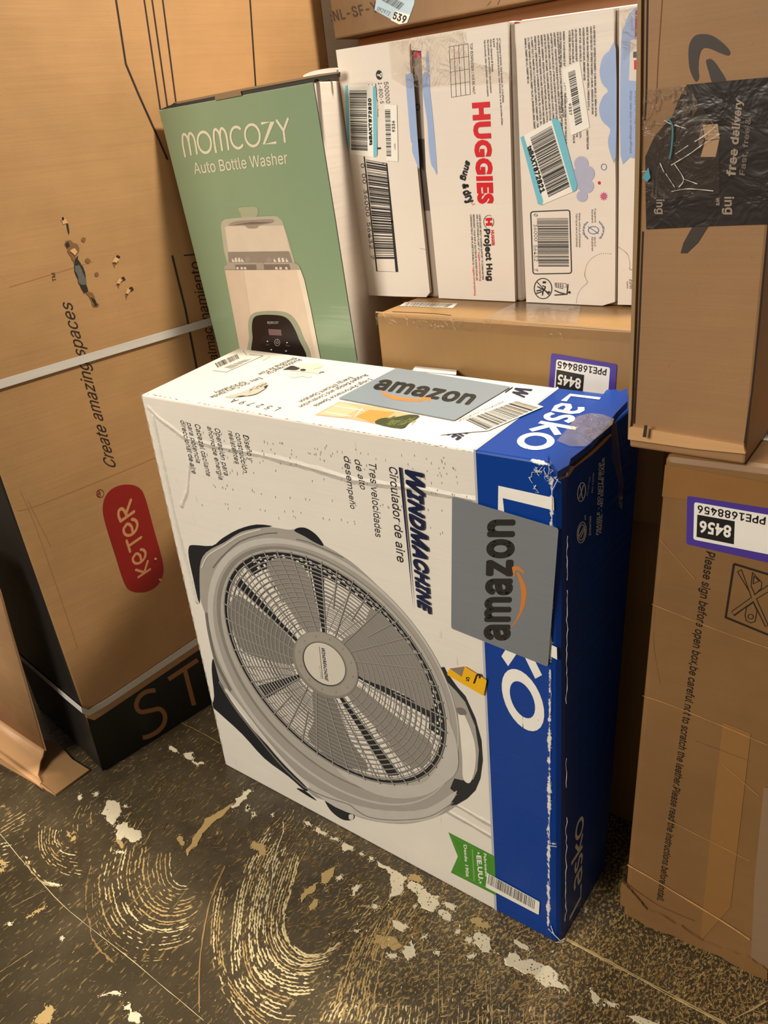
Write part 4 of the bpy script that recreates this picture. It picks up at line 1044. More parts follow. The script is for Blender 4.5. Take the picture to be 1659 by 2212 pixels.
# ================================================================== cartons behind the fan carton
M_k3 = kraft('kraft_long', (150, 114, 66), (30, 1, 1), 0, .45)
UP = Plane((0, .189, 0), (0, 1, 0)); uz = float(UP.at(1367, 712)[2]); UX = float(UP.at(813, 683)[0])
jz = float(UP.at(1395, 1133)[2])
und = thing('long_carton', 'long brown taped carton under the white diaper boxes', 'box', (.39, .3, jz))
carton('box_body', [(UX, .189, jz), (.566, .189, jz), (.566, .189, uz), (UX, .189, uz), (UX, .46, jz), (.566, .46, jz), (.566, .46, uz), (UX, .46, uz)], M_k3, und, .003)
UT = zp(uz); q6 = S(780, 630, 2.6758)
low = thing('lower_carton', 'dark shaded brown carton on the floor, seen in the gap beside the fan carton', 'box', (.4, .3, 0))
carton('box_body', [(.24, .20, 0), (.562, .20, 0), (.562, .20, jz-.0005), (.24, .20, jz-.0005), (.24, .46, 0), (.562, .46, 0), (.562, .46, jz-.0005), (.24, .46, jz-.0005)], M_k3, low)
A = Art(UT); A.poly(q6(255,60, 560,68, 530,94, 222,82), PAPER, 1); A.barcode(q6(245,82, 500,90, 535,70, 262,62), DGREY, 34, 3, 2); A.build('barcode_sticker', und)
TAPE2 = clear_tape('clear_tape', .16, .9, (196, 160, 110), 26)
slab('packing_tape', UT, q6(700,160, 900,60, 1270,80, 1250,182, 1000,175), .0003, TAPE2, und, .0004)
slab('packing_tape', UP, q6(82,122, 400,140, 740,160, 1000,185, 1569,232, 1569,300, 1000,262, 400,215, 90,190), .0003, TAPE2, und, .0006)
A = Art(UP, .0002, .0014)
LTK = ink((206, 172, 122), .6); DKK = ink((84, 54, 26), .8)
A.strokes([smooth(q6(84,118, 300,128, 540,140, 700,150, 900,170, 1300,205, 1569,228), 4, False)], LTK, 2.4, 0, caps=False)
A.strokes([smooth(q6(180,116, 400,126, 520,137), 4, False)], DKK, 1.6, 1, caps=False)
A.build('edge_fold', und, 'frayed pale edge along the flap')
def purple(face, parent, outer, inner, num4, num, blk, q4, qn):
    st = slab('purple_sticker', face, roundpoly(outer, 5), .0003, ink((72, 52, 146), .4), parent, .0006)
    A = Art(face, .0001, .0011); A.poly(roundpoly(inner, 5), WHITE, 0); A.poly(blk, BLACK, 1)
    A.text(num4, *q4, WHITE, 2, .035, bf=1); A.text(num, *qn, BLACK, 1, .02); A.build('sticker_print', st); return st
purple(UP, und, [(1191, 763), (1333, 787), (1326, 885), (1184, 858)], [(1202, 776), (1318, 794), (1312, 872), (1196, 850)], '8445', 'PPE1688445',
       q6(1130,450, 1290,482, 1280,592, 1124,560), q6(1272,506, 1140,478, 1268,566, 1133,536), q6(1420,448, 1137,402, 1416,484, 1133,440))

# ---- diaper boxes
DPn = Plane((0, .265, 0), (0, 1, 0)); DB = Plane((0, .2715, 0), (0, 1, 0))
M_dw = coated('white_diaper_board', (226, 216, 204), .42); M_din = coated('grey_inner_flap', (150, 136, 122), .6); M_dr = coated('red_printed_side', (128, 40, 34), .4)
g1 = S(700, 80, 3.8143)
def dbox(name, label, TL, TR, BR, BL, xr=None):
    c = [DB.at(*BL), DB.at(*BR), DB.at(*TR), DB.at(*TL)]
    t = thing(name, label, 'box', tuple((c[0]+c[1])/2*np.array([1, 0, 1])+np.array([0, .36, 0])))
    c[0][2] = c[1][2] = uz+.0008
    bb = [p+np.array([0, .19, 0]) for p in c]
    bm, v = hexbm(c+bb); bmesh.ops.bevel(bm, geom=list(bm.edges), offset=.003, segments=2, affect='EDGES', profile=.5)
    for f in bm.faces: f.material_index = 1 if f.normal.y < -.7 else (2 if abs(f.normal.x) > .7 and f.calc_center_median().z > .80 else 0)
    from_bm('box_body', bm, [M_dw, M_din, M_dr], t); return t
d1 = dbox('diaper_carton', 'white diaper box with large red lettering, left of the pair on the long carton', (734, 108), (1112, 44), (1131, 653), (800, 640))
d2 = dbox('diaper_carton', 'white diaper box with ingredient text and blue clouds, right of the pair', (1119, 44), (1470, -5), (1455, 662), (1139, 657))
FLP = lambda nm, px, t, lab=None, off=0: slab(nm, DB, px, .0045, M_dw, t, off, lab, zmin=uz+.0012)
FLP('closing_flap', [(731, 108), (889, 83), (891, 138), (897, 211), (907, 368), (913, 430), (933, 630), (925, 640), (860, 639), (797, 638), (792, 620), (765, 381)], d1, 'left flap with shipping sticker and barcodes', .0015)
FLP('closing_flap', [(893, 82), (1101, 47), (1109, 350), (1117, 654), (953, 651), (937, 480), (925, 368), (919, 230), (917, 150), (915, 110), (893, 108)], d1, 'right flap with red lettering')
FLP('closing_flap', [(1118, 52), (1330, 19), (1331, 200), (1334, 400), (1333, 560), (1332, 650), (1305, 663), (1200, 660), (1141, 652), (1128, 340)], d2, 'left flap with fine print')
FLP('closing_flap', [(1342, 17), (1460, 0), (1450, 658), (1338, 656), (1341, 380)], d2, 'right flap, mostly hidden')
DF = Plane((0, .265, 0), (0, 1, 0))
DFr = Plane((0, .2715-.0045, 0), (0, 1, 0)); DFl = Plane((0, .2715-.0060, 0), (0, 1, 0))
BLU = ink((150, 172, 212), .4); CYN = ink((112, 186, 206), .35); MAU = ink((170, 172, 196), .4)
# dark slot behind the seam
A = Art(DB); A.poly([(898, 300), (930, 300), (935, 455), (915, 455)], ink((74, 62, 52), .7), 0); A.text('O', *g1(790,605, 790,550, 752,605, 752,550), BLACK, 1, 0); A.build('seam_print', d1)
A.poly(g1(738,115, 798,115, 798,170, 742,172), ink((186, 40, 84), .4), 1); A.build('seam_print', d1)
A = Art(DFl, .0001)
A.poly(smooth(g1(672,345, 685,312, 728,303, 745,460, 765,760, 786,1080, 750,1010, 724,930, 728,850, 712,840), 3), BLU, 1)
A.build('blue_cloud', d1, 'pale blue printed cloud edge'); A.poly(ellipse(819, 162, 7, 10.5, -.1, 20), BLACK, 1); A.text('?', (815, 158), (815.5, 167), (825, 157), (825.5, 167), WHITE, 2, .04)
A.text('1-800-5', (816.5, 178), (821, 224), (824.5, 178), (828.5, 223), TX, 1); A.text('500000', (829, 177), (834, 223), (838, 176.5), (842.5, 223), TX, 1)
A.text('Kimberly-Clark Corp.', *g1(415,385, 435,665, 430,385, 452,665), TX, 1)
A.build('lettering', d1)
A.barcode(g1(345,1010, 430,1840, 600,1840, 512,1040), BLACK, 50, 21, 1, .62)
A.strokes([g1(330,985, 435,1930, 600,1935, 515,1040, 480,1040)], BLACK, 2.6, 1, caps=False); A.strokes([g1(440,918, 468,916)], BLACK, 4, 1, caps=False)
A.text('0  00  36000  56432  7', (779, 353), (801, 560), (786.5, 353), (808.5, 560), TX, 1)
for k in range(9): A.poly(ellipse(*g1(790+k*6.2, 1742+k*1.2)[0], .5, .5, 0, 6), DGREY, 1)
A.build('flap_print', d1)
st = slab('shipping_sticker', DFl, g1(172,395, 420,385, 440,560, 436,985, 405,990, 218,965, 190,800), .0003, PAPER, d1, .0004)
A = Art(DFl, .0001, .0009)
A.poly(g1(172,400, 195,395, 205,600, 212,960, 192,860, 180,620), CYN, 0); A.poly(g1(402,410, 420,402, 430,430, 437,965, 425,990, 406,985), CYN, 0)
A.barcode(g1(208,440, 224,935, 358,942, 350,440), BLACK, 46, 4, 1, .6); A.text('tsBAXT872820', *g1(394,893, 386,505, 372,893, 364,503), BLACK, 1, .05)
A.text('T  I', *g1(360,398, 400,398, 358,388, 400,388), TX, 1)
A.build('sticker_print', st)
st = slab('barcode_sticker', DFl, g1(495,555, 600,560, 610,1025, 512,1020), .0002, PAPER, d1, .0006)
A = Art(DFl, .0001, .0010); A.barcode(g1(500,597, 514,990, 553,990, 545,597), BLACK, 34, 6, 0, .55); A.text('9336', *g1(585,783, 580,690, 562,783, 558,690), BLACK, 0, .02)
A.text('LPN', *g1(590,925, 588,880, 578,925, 577,880), TX, 0); A.build('barcode', st)
A = Art(DFr, .0001)
A.poly(smooth(g1(852,110, 862,170, 866,290, 845,255, 838,180), 3), BLU, 1); A.poly(smooth(g1(812,310, 868,300, 872,430, 900,700, 932,1115, 905,1085, 880,1040, 862,900, 850,700, 820,500), 3), BLU, 1)
A.build('blue_cloud', d1, 'pale blue printed cloud edge')
gx = lambda u, v: (g1(1030,80)[0][0]+(g1(1185,55)[0][0]-g1(1030,80)[0][0])*u+(g1(1050,497)[0][0]-g1(1030,80)[0][0])*v, g1(1030,80)[0][1]+(g1(1185,55)[0][1]-g1(1030,80)[0][1])*u+(g1(1050,497)[0][1]-g1(1030,80)[0][1])*v)
A.strokes([[gx(u, 0), gx(u, 1)] for u in (0, .25, .5, .75, 1)]+[[gx(0, v_), gx(1, v_)] for v_ in (0, .25, .5, .75, 1)], TX, .7, 1)
A.text('TOP DOWN VIEW / VUE DE HAUT', *g1(1200,52, 1226,472, 1221,48, 1245,468), TX, 1)
A.build('printed_table', d1)
HRED = ink((206, 22, 34), .35)
A.text('HUGGIES', *g1(1228,542, 1275,1375, 1362,532, 1394,1375), HRED, 2, .075, bf=1); A.build('red_lettering', d1, 'large red lettering')
A.text('snug', *g1(1172,1012, 1130,1175, 1200,1030, 1160,1185), TX, 2, .05, 0, 'x'); A.text('&', *g1(1140,1208, 1146,1252, 1186,1208, 1190,1250), TX, 2, .05); A.text('dry', *g1(1142,1270, 1192,1380, 1182,1258, 1228,1355), TX, 2, .05, 0, 'x')
A.strokes([g1(1222,1385, 1240,1372), g1(1215,1372, 1222,1355)], HRED, 1, 2)
A.build('script_lettering', d1)
A.strokes([arc(*g1(1357,1522)[0], 10.5, -150, -60, 10, 14), arc(*g1(1357,1522)[0], 10.5, -30, 50, 10, 14), arc(*g1(1357,1522)[0], 11, 110, 215, 10, 15)], TX, 1, 2, caps=False)
A.text('H', *g1(1335,1492, 1338,1556, 1380,1488, 1383,1554), HRED, 2, .11, bf=1)
A.text('Project Hug', *g1(1318,1582, 1347,2010, 1362,1580, 1390,2008), TX, 2, .04); A.text('HUGGIES', *g1(1375,1592, 1383,1718, 1399,1590, 1405,1716), HRED, 2, .05, bf=1)
A.build('round_logo', d1, 'red letter in a broken ring, with dark lettering')
for t, x, y0, y1, c in (('LEARN MORE ABOUT HUGGIES SUPPORT TO COMMUNITIES', 1275, 1462, 2000, TX), ('AND A SUSTAINABLE PLANET AT', 1253, 1462, 1760, TX), ('RENSEIGNEZ-VOUS SUR LE SOUTIEN DE HUGGIES POUR LES', 1225, 1462, 2005, TX),
                        ('COMMUNAUTÉS ET UNE PLANÈTE DURABLE AU', 1202, 1462, 1880, TX), ('huggies.com/projecthug', 1269, 1770, 2010, HRED), ('huggies.com/projecthug', 1225, 1890, 2130, HRED)):
    sl = .052; A.text(t, *g1(x, y0, x+(y1-y0)*sl, y1, x+13, y0, x+13+(y1-y0)*sl, y1), c, 2, .012)
A.build('fine_print', d1)
for t, x, y0, y1 in (('®/™ Trademarks of Kimberly-Clark Worldwide, Inc. or its affiliates', 1440, 10, 540), ('®/™ Marques de commerce de Kimberly-Clark Worldwide, Inc. ou de ses sociétés affiliées', 1420, 10, 725), ('© KCWW', 1392, 12, 85),
                     ('Disney Elements © Disney', 1368, 20, 290), ('May be patented, see www.kimberly-clark.com/patents', 1345, 22, 460), ('Peut être breveté, visitez www.kimberly-clark.com/patents', 1318, 26, 490)):
    sl = .06; A.text(t, *g1(x-2, y0, x-2+(y1-y0)*sl, y1, x+11, y0, x+11+(y1-y0)*sl, y1), TX, 1, .01)
A.build('fine_print', d1)
A = Art(DB, .0001, -.0001)
sd = Plane((float(DB.at(1112, 44)[0]), 0, 0), (1, 0, 0))
TAPE3 = clear_tape('glossy_seam_tape', .03, .9, (226, 216, 204), 60)
slab('packing_tape', DFl, [(838, 92), (1000, 66), (1010, 130), (1108, 160), (1108, 178), (930, 185), (880, 190), (846, 170)], .0002, TAPE3, d1, .0020)
# right box prints
u2, u3 = S(1100, 0, 5.53), S(1100, 330, 5.53)
A = Art(DFr, .0001)
A.poly(smooth(u2(1274,588, 1190,612, 1115,690, 1080,840, 1105,990, 1180,1085, 1120,1150, 1072,1290, 1105,1440, 1205,1545, 1180,1660, 1195,1790, 1272,1880), 3), BLU, 1)
A.build('blue_cloud', d2, 'pale blue printed cloud')
for x, y, r in ((860, 130, 85), (925, 250, 95), (850, 260, 95), (930, 400, 80), (870, 360, 90), (870, 520, 66)): A.poly(ellipse(*u3(x, y)[0], r/5.53, r/5.4), MAU, 2)
A.build('mauve_cloud', d2, 'mauve printed cloud')
A.strokes([ellipse(*u3(1130,170)[0], 5.7, 6.6)+[ellipse(*u3(1130,170)[0], 5.7, 6.6)[0]]], ink((60, 96, 140), .4), 1.2, 1, caps=False); A.poly(ellipse(*u3(1075,360)[0], 3.2, 3.6), HRED, 1)
sc_ = u3(1128,520)[0]; A.poly([(sc_[0]+(9.4 if i % 2 else 5.6)*math.cos(i*math.pi/10), sc_[1]+(10 if i % 2 else 6)*math.sin(i*math.pi/10)) for i in range(20)], ink((196, 90, 130), .4), 1)
A.build('confetti_print', d2)
ING = ['ORANGE 34, PIGMENT RED 63:1, PIGMENT RED 101', '12:1, PIGMENT ORANGE 34, SOLVENT PHOSPHATE, PIGMENT YELLOW 14, BROMOCRESOL GREEN, PIGMENT', '14, PIGMENT VIOLET 23, PIGMENT RED 122, POTASSIUM STEARYL PHOSPHATE, PIGMENT GREEN 7, PIGM',
       'PIGMENT BLACK 7, SORBITAN OLEATE, PEG-10 HYDROGENATED CASTOR OIL, PEG-10 CASTOR OIL, PEG-7', 'POLYESTER, SPANDEX, STYRENE/BUTADIENE COPOLYMER, STYRENE/ISOPRENE COPOLYMER, MINERAL', 'INGREDIENTS / INGRÉDIENTS : SODIUM POLYACRYLATE, POLYPROPYLENE, CELLULOSE, POLYETHYLEN',
       'LES MET EN CONTACT AVEC UNE FLAMME. TOUJOURS GARDER LES ENFANTS LOIN DE TOUTE FLAMM', "LAISSER UN BÉBÉ DÉCHIRER LA COUCHE, JETER TOUTE COUCHE DÉCHIRÉE OU OUVERTE, COMME L'", 'LES POUSSETTES OU LES PARCS DE JEUX. ATTENTION: LES ENFANTS PEUVENT S’ÉTOUFFER AVEC',
       'AVERTISSEMENT : POUR ÉVITER TOUT RISQUE DE SUFFOCATION, GARDEZ CE SAC HORS DE LA PO', 'TION OR EMULSIFIED DIAPER. LIKE MOST ARTICLES OF CLOTHING, DISPOSABLE DIAPERS WILL BURN IF EXP']
for i, t in enumerate(ING):
    x = 180+i*38.5; y0 = 455-i*7.5; y1 = {0: 1000}.get(i, 1560-i*16)
    A.text(t, *u2(x, y0, x+(y1-y0)*.068, y1, x+20, y0-2, x+20+(y1-y0)*.068, y1-2), TX, 1, .02)
for t, x, y0, y1 in (('CAUTION: CHOKING MAY RESULT FROM', 600, 380, 800), ('WARNING: TO AVOID DANGER OF SUF', 640, 372, 790), ('VOTRE BÉBÉ, ESSUYEZ LA SURPLUS', 708, 362, 765), ('QUAND ELLES SONT MOUILLÉES. SI', 745, 352, 745),
                     ('LES COUCHES HUGGIES PEUVENT', 785, 345, 735), ('AMOUNT OF GEL-LIKE MATERIAL IF', 833, 335, 735), ('HUGGIES DIAPERS CONTAIN SAFE, ABSORBENT MATER', 875, 330, 960), ('MADE IN THE USA FROM DOMESTIC AND IMPORTED MATERIAL / FABRIQUÉ AUX É.-U.', 920, 322, 1320),
                     ('CANADA: DISTRIBUTED BY / DISTRIBUÉ PAR KIMBERLY-CLARK INC., MISSISSAUGA, ON L5B 5M5', 965, 315, 1365), ('U.S.: DISTRIBUTED BY / DISTRIBUÉ PAR KIMBERLY-CLARK GLOBAL SALES, LLC, NEENAH, WI 54956', 1003, 305, 1390),
                     ('PUT INTO THEIR MOUTHS. TO AVOID RISK OF CHOKING', 610, 1100, 1640), ('FROM BABIES AND CHILDREN. DO NOT USE THIS BAG IN CRI', 655, 1110, 1720), ('À PEAU DE', 760, 1600, 1710), ('CE GEL', 798, 1590, 1640), ('CLOTH.', 838, 1575, 1650), ('CARACTÉRISTIQUES.', 922, 1550, 1790)):
    A.text(t, *u2(x, y0, x+(y1-y0)*.02, y1, x+20, y0, x+20+(y1-y0)*.02, y1), TX, 1, .02)
A.build('fine_print', d2)
A.strokes([roundpoly(u3(255,705, 722,684, 744,1440, 283,1448), 6)+[roundpoly(u3(255,705, 722,684, 744,1440, 283,1448), 6)[0]]], BLACK, 2.2, 1, caps=False)
A.barcode(u3(330,782, 348,1366, 712,1366, 702,780), BLACK, 42, 31, 1, .55)
for t, y0, y1 in (('0', 730, 760), ('36000', 855, 1055), ('56432', 1105, 1295), ('7', 1385, 1415)):
    A.poly(u3(286, y0-2, 338, y0-2, 345, y1+2, 292, y1+2), M_dw, 2) if len(t) > 1 else None
    A.text(t, *u3(291, y0, 299, y1, 331, y0, 341, y1), TX, 3)
A.build('barcode', d2)
for t, x, y0, y1 in (('Fragrance', 1018, 668, 832), ('Parabens', 984, 680, 838), ('Parfum', 1014, 1005, 1120), ('Parabènes', 984, 1005, 1175), ('Made without phthalates', 832, 722, 1130), ('Fabriqué sans phtalates', 797, 726, 1126)):
    A.text(t, *u3(x-4, y0, x, y1, x+18, y0, x+22, y1), DGREY, 1, 0, .2 if t in ('Parfum', 'Parabènes') or t[0:3] == 'Fab' else 0)
PB = ink((70, 104, 150), .4); c0 = u3(1005,925)[0]
A.strokes([ellipse(c0[0], c0[1], 11.2, 8, 0)+[ellipse(c0[0], c0[1], 11.2, 8, 0)[0]], u3(942,882, 1066,968)], PB, 1.5, 1, caps=False)
def arctext(s_, cx, cy, rx, ry, a0, a1, h, m, inv=1):
    for i, ch in enumerate(s_):
        t0 = math.radians(a0+(a1-a0)*i/len(s_)); t1 = math.radians(a0+(a1-a0)*(i+.85)/len(s_))
        P = lambda t, r: (cx+(rx+r)*math.cos(t), cy+(ry+r)*math.sin(t)); A.text(ch, P(t0, 0), P(t1, 0), P(t0, h*inv), P(t1, h*inv), m, 1, .01, 0, 'x')
arctext('hypoallergenic', c0[0]+3, c0[1], 17, 19, -62, 62, 3, PB); arctext('hypoallergénique', c0[0]-3, c0[1], 17, 19, 118, 242, 3, PB)
A.build('round_seal', d2, 'blue round seal with curved lettering')
for P in smooth(u3(1215,1208, 1100,1205, 1000,1250, 930,1330, 905,1420, 905,1480, 930,1550, 870,1610, 820,1690, 800,1790), 5, False)[::1]: A.poly(ellipse(P[0], P[1], .8, .8, 0, 6), DGREY, 1)
A.build('dotted_line', d2)['kind'] = 'stuff'
cc = ellipse(*u3(403,1622)[0], 19, 22, 0, 30)
A.strokes([cc+[cc[0]], [u3(333,1545)[0], u3(480,1705)[0]]], BLACK, 1.9, 1, caps=False)
A.poly(ellipse(*u3(473,1668)[0], 2.8, 2.8), BLACK, 1); A.strokes([u3(455,1665, 405,1635, 340,1600), u3(405,1640, 395,1700), u3(420,1640, 430,1600, 400,1590), u3(380,1640, 330,1650), u3(390,1660, 325,1680)], BLACK, 2.6, 1); A.poly(u3(398,1535, 438,1535, 438,1560, 398,1560), BLACK, 1)
A.build('disposal_symbol', d2)
A.poly(ellipse(*u3(718,1668)[0], 2.8, 2.8), BLACK, 1); A.strokes([u3(700,1575, 690,1690, 620,1695, 545,1700), u3(680,1690, 600,1670, 545,1645)], BLACK, 2.6, 1)
A.strokes([u3(545,1555, 640,1560, 640,1622, 550,1605, 545,1555), u3(560,1556, 565,1608), u3(585,1557, 588,1612), u3(612,1558, 615,1617), u3(545,1572, 640,1580), u3(547,1588, 640,1600), u3(645,1560, 680,1565, 680,1610, 650,1600)], BLACK, .8, 1)
A.build('disposal_symbol', d2)
A = Art(DFr, .0001)
A.poly(smooth(u2(1330,1860, 1332,560, 1380,300, 1440,160, 1560,60, 1660,60, 1660,1500, 1560,1860, 1440,1880), 3), BLU, 1)
A.poly(u2(1505,125, 1530,120, 1535,440, 1500,440), ink((150, 30, 44), .4), 2); A.poly(u2(1450,480, 1600,440, 1600,980, 1430,960), ink((214, 204, 196), .4), 2); A.poly(u2(1490,720, 1560,710, 1560,830, 1490,830), HRED, 3); A.poly(u2(1480,620, 1520,615, 1520,690, 1480,690), DGREY, 3)
A.text('Simply clean pour un nettoyage efficace', *u2(1440,1085, 1440,1830, 1468,1085, 1468,1830), PB, 2); A.text('Wipes for fragrance', *u2(1500,1080, 1505,1640, 1525,1080, 1530,1640), PB, 2)
A.text('Les motifs peuvent varier', *u3(1490,950, 1500,1305, 1512,950, 1520,1305), TX, 1)
A.text('Disney', *u3(1432,1512, 1440,1635, 1468,1512, 1476,1635), TX, 1, 0, .3); A.text('baby', *u3(1402,1540, 1405,1625, 1420,1540, 1423,1625), TX, 1)
for P in smooth(u3(1310,1132, 1380,1180, 1420,1230, 1440,1320, 1440,1390, 1485,1402), 5, False): A.poly(ellipse(P[0], P[1], .8, .8, 0, 6), DGREY, 1)
A.build('flap_print', d2)
st = slab('shipping_sticker', DFr, [(1124, 297), (1199, 255), (1210, 264), (1247, 398), (1244, 411), (1236, 415), (1172, 442), (1163, 441)], .0003, PAPER, d2, .0004)
A = Art(DFr, .0001, .0009); A.poly([(1124, 297), (1131, 293), (1173, 434), (1171, 443), (1162, 441)], CYN, 0); A.poly([(1191, 258), (1200, 255), (1210, 264), (1247, 400), (1244, 411), (1237, 415)], CYN, 0)
A.barcode([(1145, 298), (1185, 427), (1231, 404), (1191, 272)], BLACK, 48, 14, 1, .6); A.text('tsBAXT872821', (1139, 317), (1168, 418), (1147, 313), (1177, 414), BLACK, 1, .05); A.build('sticker_print', st)
st = slab('barcode_sticker', DFr, u2(640,830, 840,730, 960,1520, 740,1620), .0002, PAPER, d2, .0004)
A = Art(DFr, .0001, .0007); A.barcode(u2(702,870, 792,1512, 872,1470, 785,835), BLACK, 34, 15, 0, .55); A.text('9337', *u2(708,1238, 718,1378, 738,1232, 748,1372), BLACK, 0, .02); A.text('LPN 0 404', *u2(650,990, 685,1225, 668,990, 700,1222), TX, 0); A.build('barcode', st)
slab('packing_tape', DFr, [(1332, 22), (1380, 14), (1384, 90), (1345, 130), (1340, 60)], .0002, TAPE3, d2, .0020)

# ---- cartons at the very back
BP = Plane((0, .478, 0), (0, 1, 0)); g2 = S(640, 0, 3.4563)
b0, b1 = BP.at(722, 80), BP.at(1130, 10); bz = float((b0[2]+b1[2])/2)-.001
M_k4 = kraft('kraft_back', (124, 94, 60), (20, 1, 1), 0, .55)
sh = thing('dark_gap_filler', 'added dark box that fills the thin gap right of the tall kraft carton', 'box', (.2, 1.0, 0))
carton('box_body', [(-.45, .84, 0), (.62, .84, 0), (.62, .84, 1.5), (-.45, .84, 1.5), (-.45, 1.2, 0), (.62, 1.2, 0), (.62, 1.2, 1.5), (-.45, 1.2, 1.5)], kraft('kraft_dark_gap', (96, 76, 54)), sh)  # box added so the gap reads dark, covering the bright wall behind
bl = thing('lower_back_carton', 'dark brown carton behind the diaper boxes, under the lettered one', 'box', (.25, .6, 0))
carton('box_body', [(-.015, .515, 0), (.56, .515, 0), (.56, .515, bz), (-.015, .515, bz), (-.015, .80, 0), (.56, .80, 0), (.56, .80, bz), (-.015, .80, bz)], kraft('kraft_dark_back', (150, 96, 50), (20, 1, 1), 0, .6), bl)
bu = thing('lettered_back_carton', 'brown carton with black code letters and pale blue sticker, top back', 'box', (.25, .6, bz))
carton('box_body', [(b0[0], .478, bz+.0005), (.56, .478, bz+.0005), (.56, .478, 1.25), (b0[0]-.004, .478, 1.25), (b0[0], .78, bz+.0005), (.56, .78, bz+.0005), (.56, .78, 1.25), (b0[0], .78, 1.25)], M_k4, bu)
A = Art(BP); A.text(':NL-SF-Y', (715, 47), (818, 25), (710, 26), (812, 3), ink((64, 42, 26), .6), 1, .02, spacing=1.1)
A.strokes([[(1060, 3), (1053, 12)], [(1080, -2), (1075, 10)]], ink((64, 42, 26), .6), 1.5, 1); A.build('lettering', bu)
st = slab('blue_sticker', BP, g2(600,-20, 885,-20, 880,30, 830,170, 775,182, 585,75), .0003, ink((168, 196, 212), .35), bu, .0004)
A = Art(BP, .0001, .0009); A.poly(g2(738,80, 850,110, 822,172, 770,182, 705,150), PAPER, 0); A.text('539', *g2(716,136, 812,175, 732,88, 828,124), BLACK, 1, .03)
A.text('092972', *g2(600,76, 692,118, 610,48, 704,90), DGREY, 1); A.barcode(g2(640,5, 770,75, 810,30, 690,-40), DGREY, 22, 17, 1); A.build('sticker_print', st)

# ================================================================== right-hand cartons
RP = vplane(FLOOR.at(1345, 1980), FLOOR.at(1580, 2082))
M_k5 = kraft('kraft_creased', (134, 98, 58), (1, 1, 22), 0, .5, .35)
rb = thing('taped_carton', 'brown taped carton with purple number sticker, standing at the right', 'box', (.68, .2, 0))
ra, rbb, rcc = RP.at(1340, 1966), RP.at(1435, 985), RP.at(1335, 1850)
zr = .5755; y_ = float(RP.at(1500, 1500)[1])
ry = lambda x: RP.p[1]-(x-RP.p[0])*RP.n[0]/RP.n[1]
carton('box_body', [(ra[0]+.002, ry(ra[0]+.002), 0), (.86, ry(.86), 0), (.86, ry(.86), zr), (rbb[0], ry(rbb[0]), zr), (.590, .40, 0), (.86, .40, 0), (.86, .40, zr), (.606, .40, zr)], M_k5, rb, .006)
slab('crushed_edge', RP, jag([(1345, 1900), (1343, 1950), (1380, 1984), (1440, 2012), (1500, 2038), (1580, 2076), (1659, 2112), (1659, 2092), (1560, 2046), (1460, 1992), (1400, 1962), (1365, 1920)], .05, 3), .003, M_k5, rb, .0002, 'crumpled lower edge', zmin=.0005)
A = Art(RP); PL = ink((30, 22, 18), .5)
A.text('Please sign before open box,be careful not to scratch the leather.Please read the instructions before install.', (1526, 1190), (1419, 1944), (1545, 1193), (1433, 1949), PL, 1, .012, .2); A.build('lettering', rb)
o5 = S(1440, 1060, 6.5069)
A.strokes([o5(945,1028, 1700,1260)+o5(1560,2080, 828,1780, 945,1028)], PL, 4.6, 1, caps=False)
A.strokes([o5(1050,1110, 1190,1500, 910,1700, 945,1755, 1215,1560, 1390,1915, 1425,1890), o5(995,1140, 1050,1110), o5(995,1140, 1150,1400), o5(1260,1520, 1425,1890), o5(1260,1520, 1500,1380), o5(1230,1460, 1440,1320),
           o5(1205,1150, 1335,1290, 1330,1370, 1240,1460, 1185,1340, 1205,1150), o5(1225,1200, 1215,1310, 1300,1270, 1225,1200), o5(1215,1570, 1270,1690, 1240,1840, 1180,1860, 1120,1830, 1100,1760, 1120,1640, 1215,1570)], PL, 1.6, 1)
A.strokes([ellipse(*o5(1180,1770)[0], 6, 5)+[ellipse(*o5(1180,1770)[0], 6, 5)[0]]], PL, 1.6, 1, caps=False)
A.build('handling_symbol', rb, 'square black symbol of crossed tools')
w5 = S(1340, 850, 5.2)
purple(RP, rb, w5(752,1148, 1900,1325, 1890,1950, 742,1690), w5(830,1220, 1700,1370, 1700,1815, 820,1640), '8456', 'PPE1688456',
       w5(865,1360, 1285,1435, 1275,1695, 855,1610), w5(1250,1492, 892,1430, 1240,1628, 885,1562), w5(1636,1392, 868,1256, 1626,1474, 868,1336))
TAPE4 = clear_tape('brown_carton_tape', .30, .8, (178, 132, 80), 18)
BT = ink((140, 100, 56), .25)
slab('packing_tape', RP, [(1437, 1004), (1700, 1050), (1700, 1110), (1430, 1072)], .0003, BT, rb, .0004, 'glossy brown tape along the top')
RLIT = ink((198, 150, 96), .5)  # light catching the folds, painted as pale kraft strokes
A = Art(RP, .0002, .0012)
for L, wd, m in (([(1408, 1305), (1470, 1330), (1560, 1365), (1659, 1400)], 1.2, RLIT), ([(1388, 1503), (1440, 1520), (1540, 1560), (1659, 1610)], 1.4, RLIT), ([(1355, 1868), (1420, 1905), (1560, 1990), (1620, 2030)], 3.2, RLIT), ([(1352, 1908), (1420, 1955), (1500, 1990)], 1.3, ink((120, 80, 44), .6)),
                 ([(1425, 1165), (1500, 1250)], .8, RLIT), ([(1412, 1310), (1410, 1390), (1425, 1480)], .8, ink((130, 88, 48), .6)), ([(1440, 1770), (1540, 1820), (1620, 1860)], 1.2, RLIT), ([(1560, 1650), (1640, 1720)], 1, RLIT), ([(1500, 1600), (1620, 1645)], 1, ink((130, 88, 48), .6))):
    q = smooth(L, 6, False); A.strokes([q], m, [wd*rng.uniform(.4, 1.1) for _ in q], 0, caps=False); A.build('fold_crease', rb)
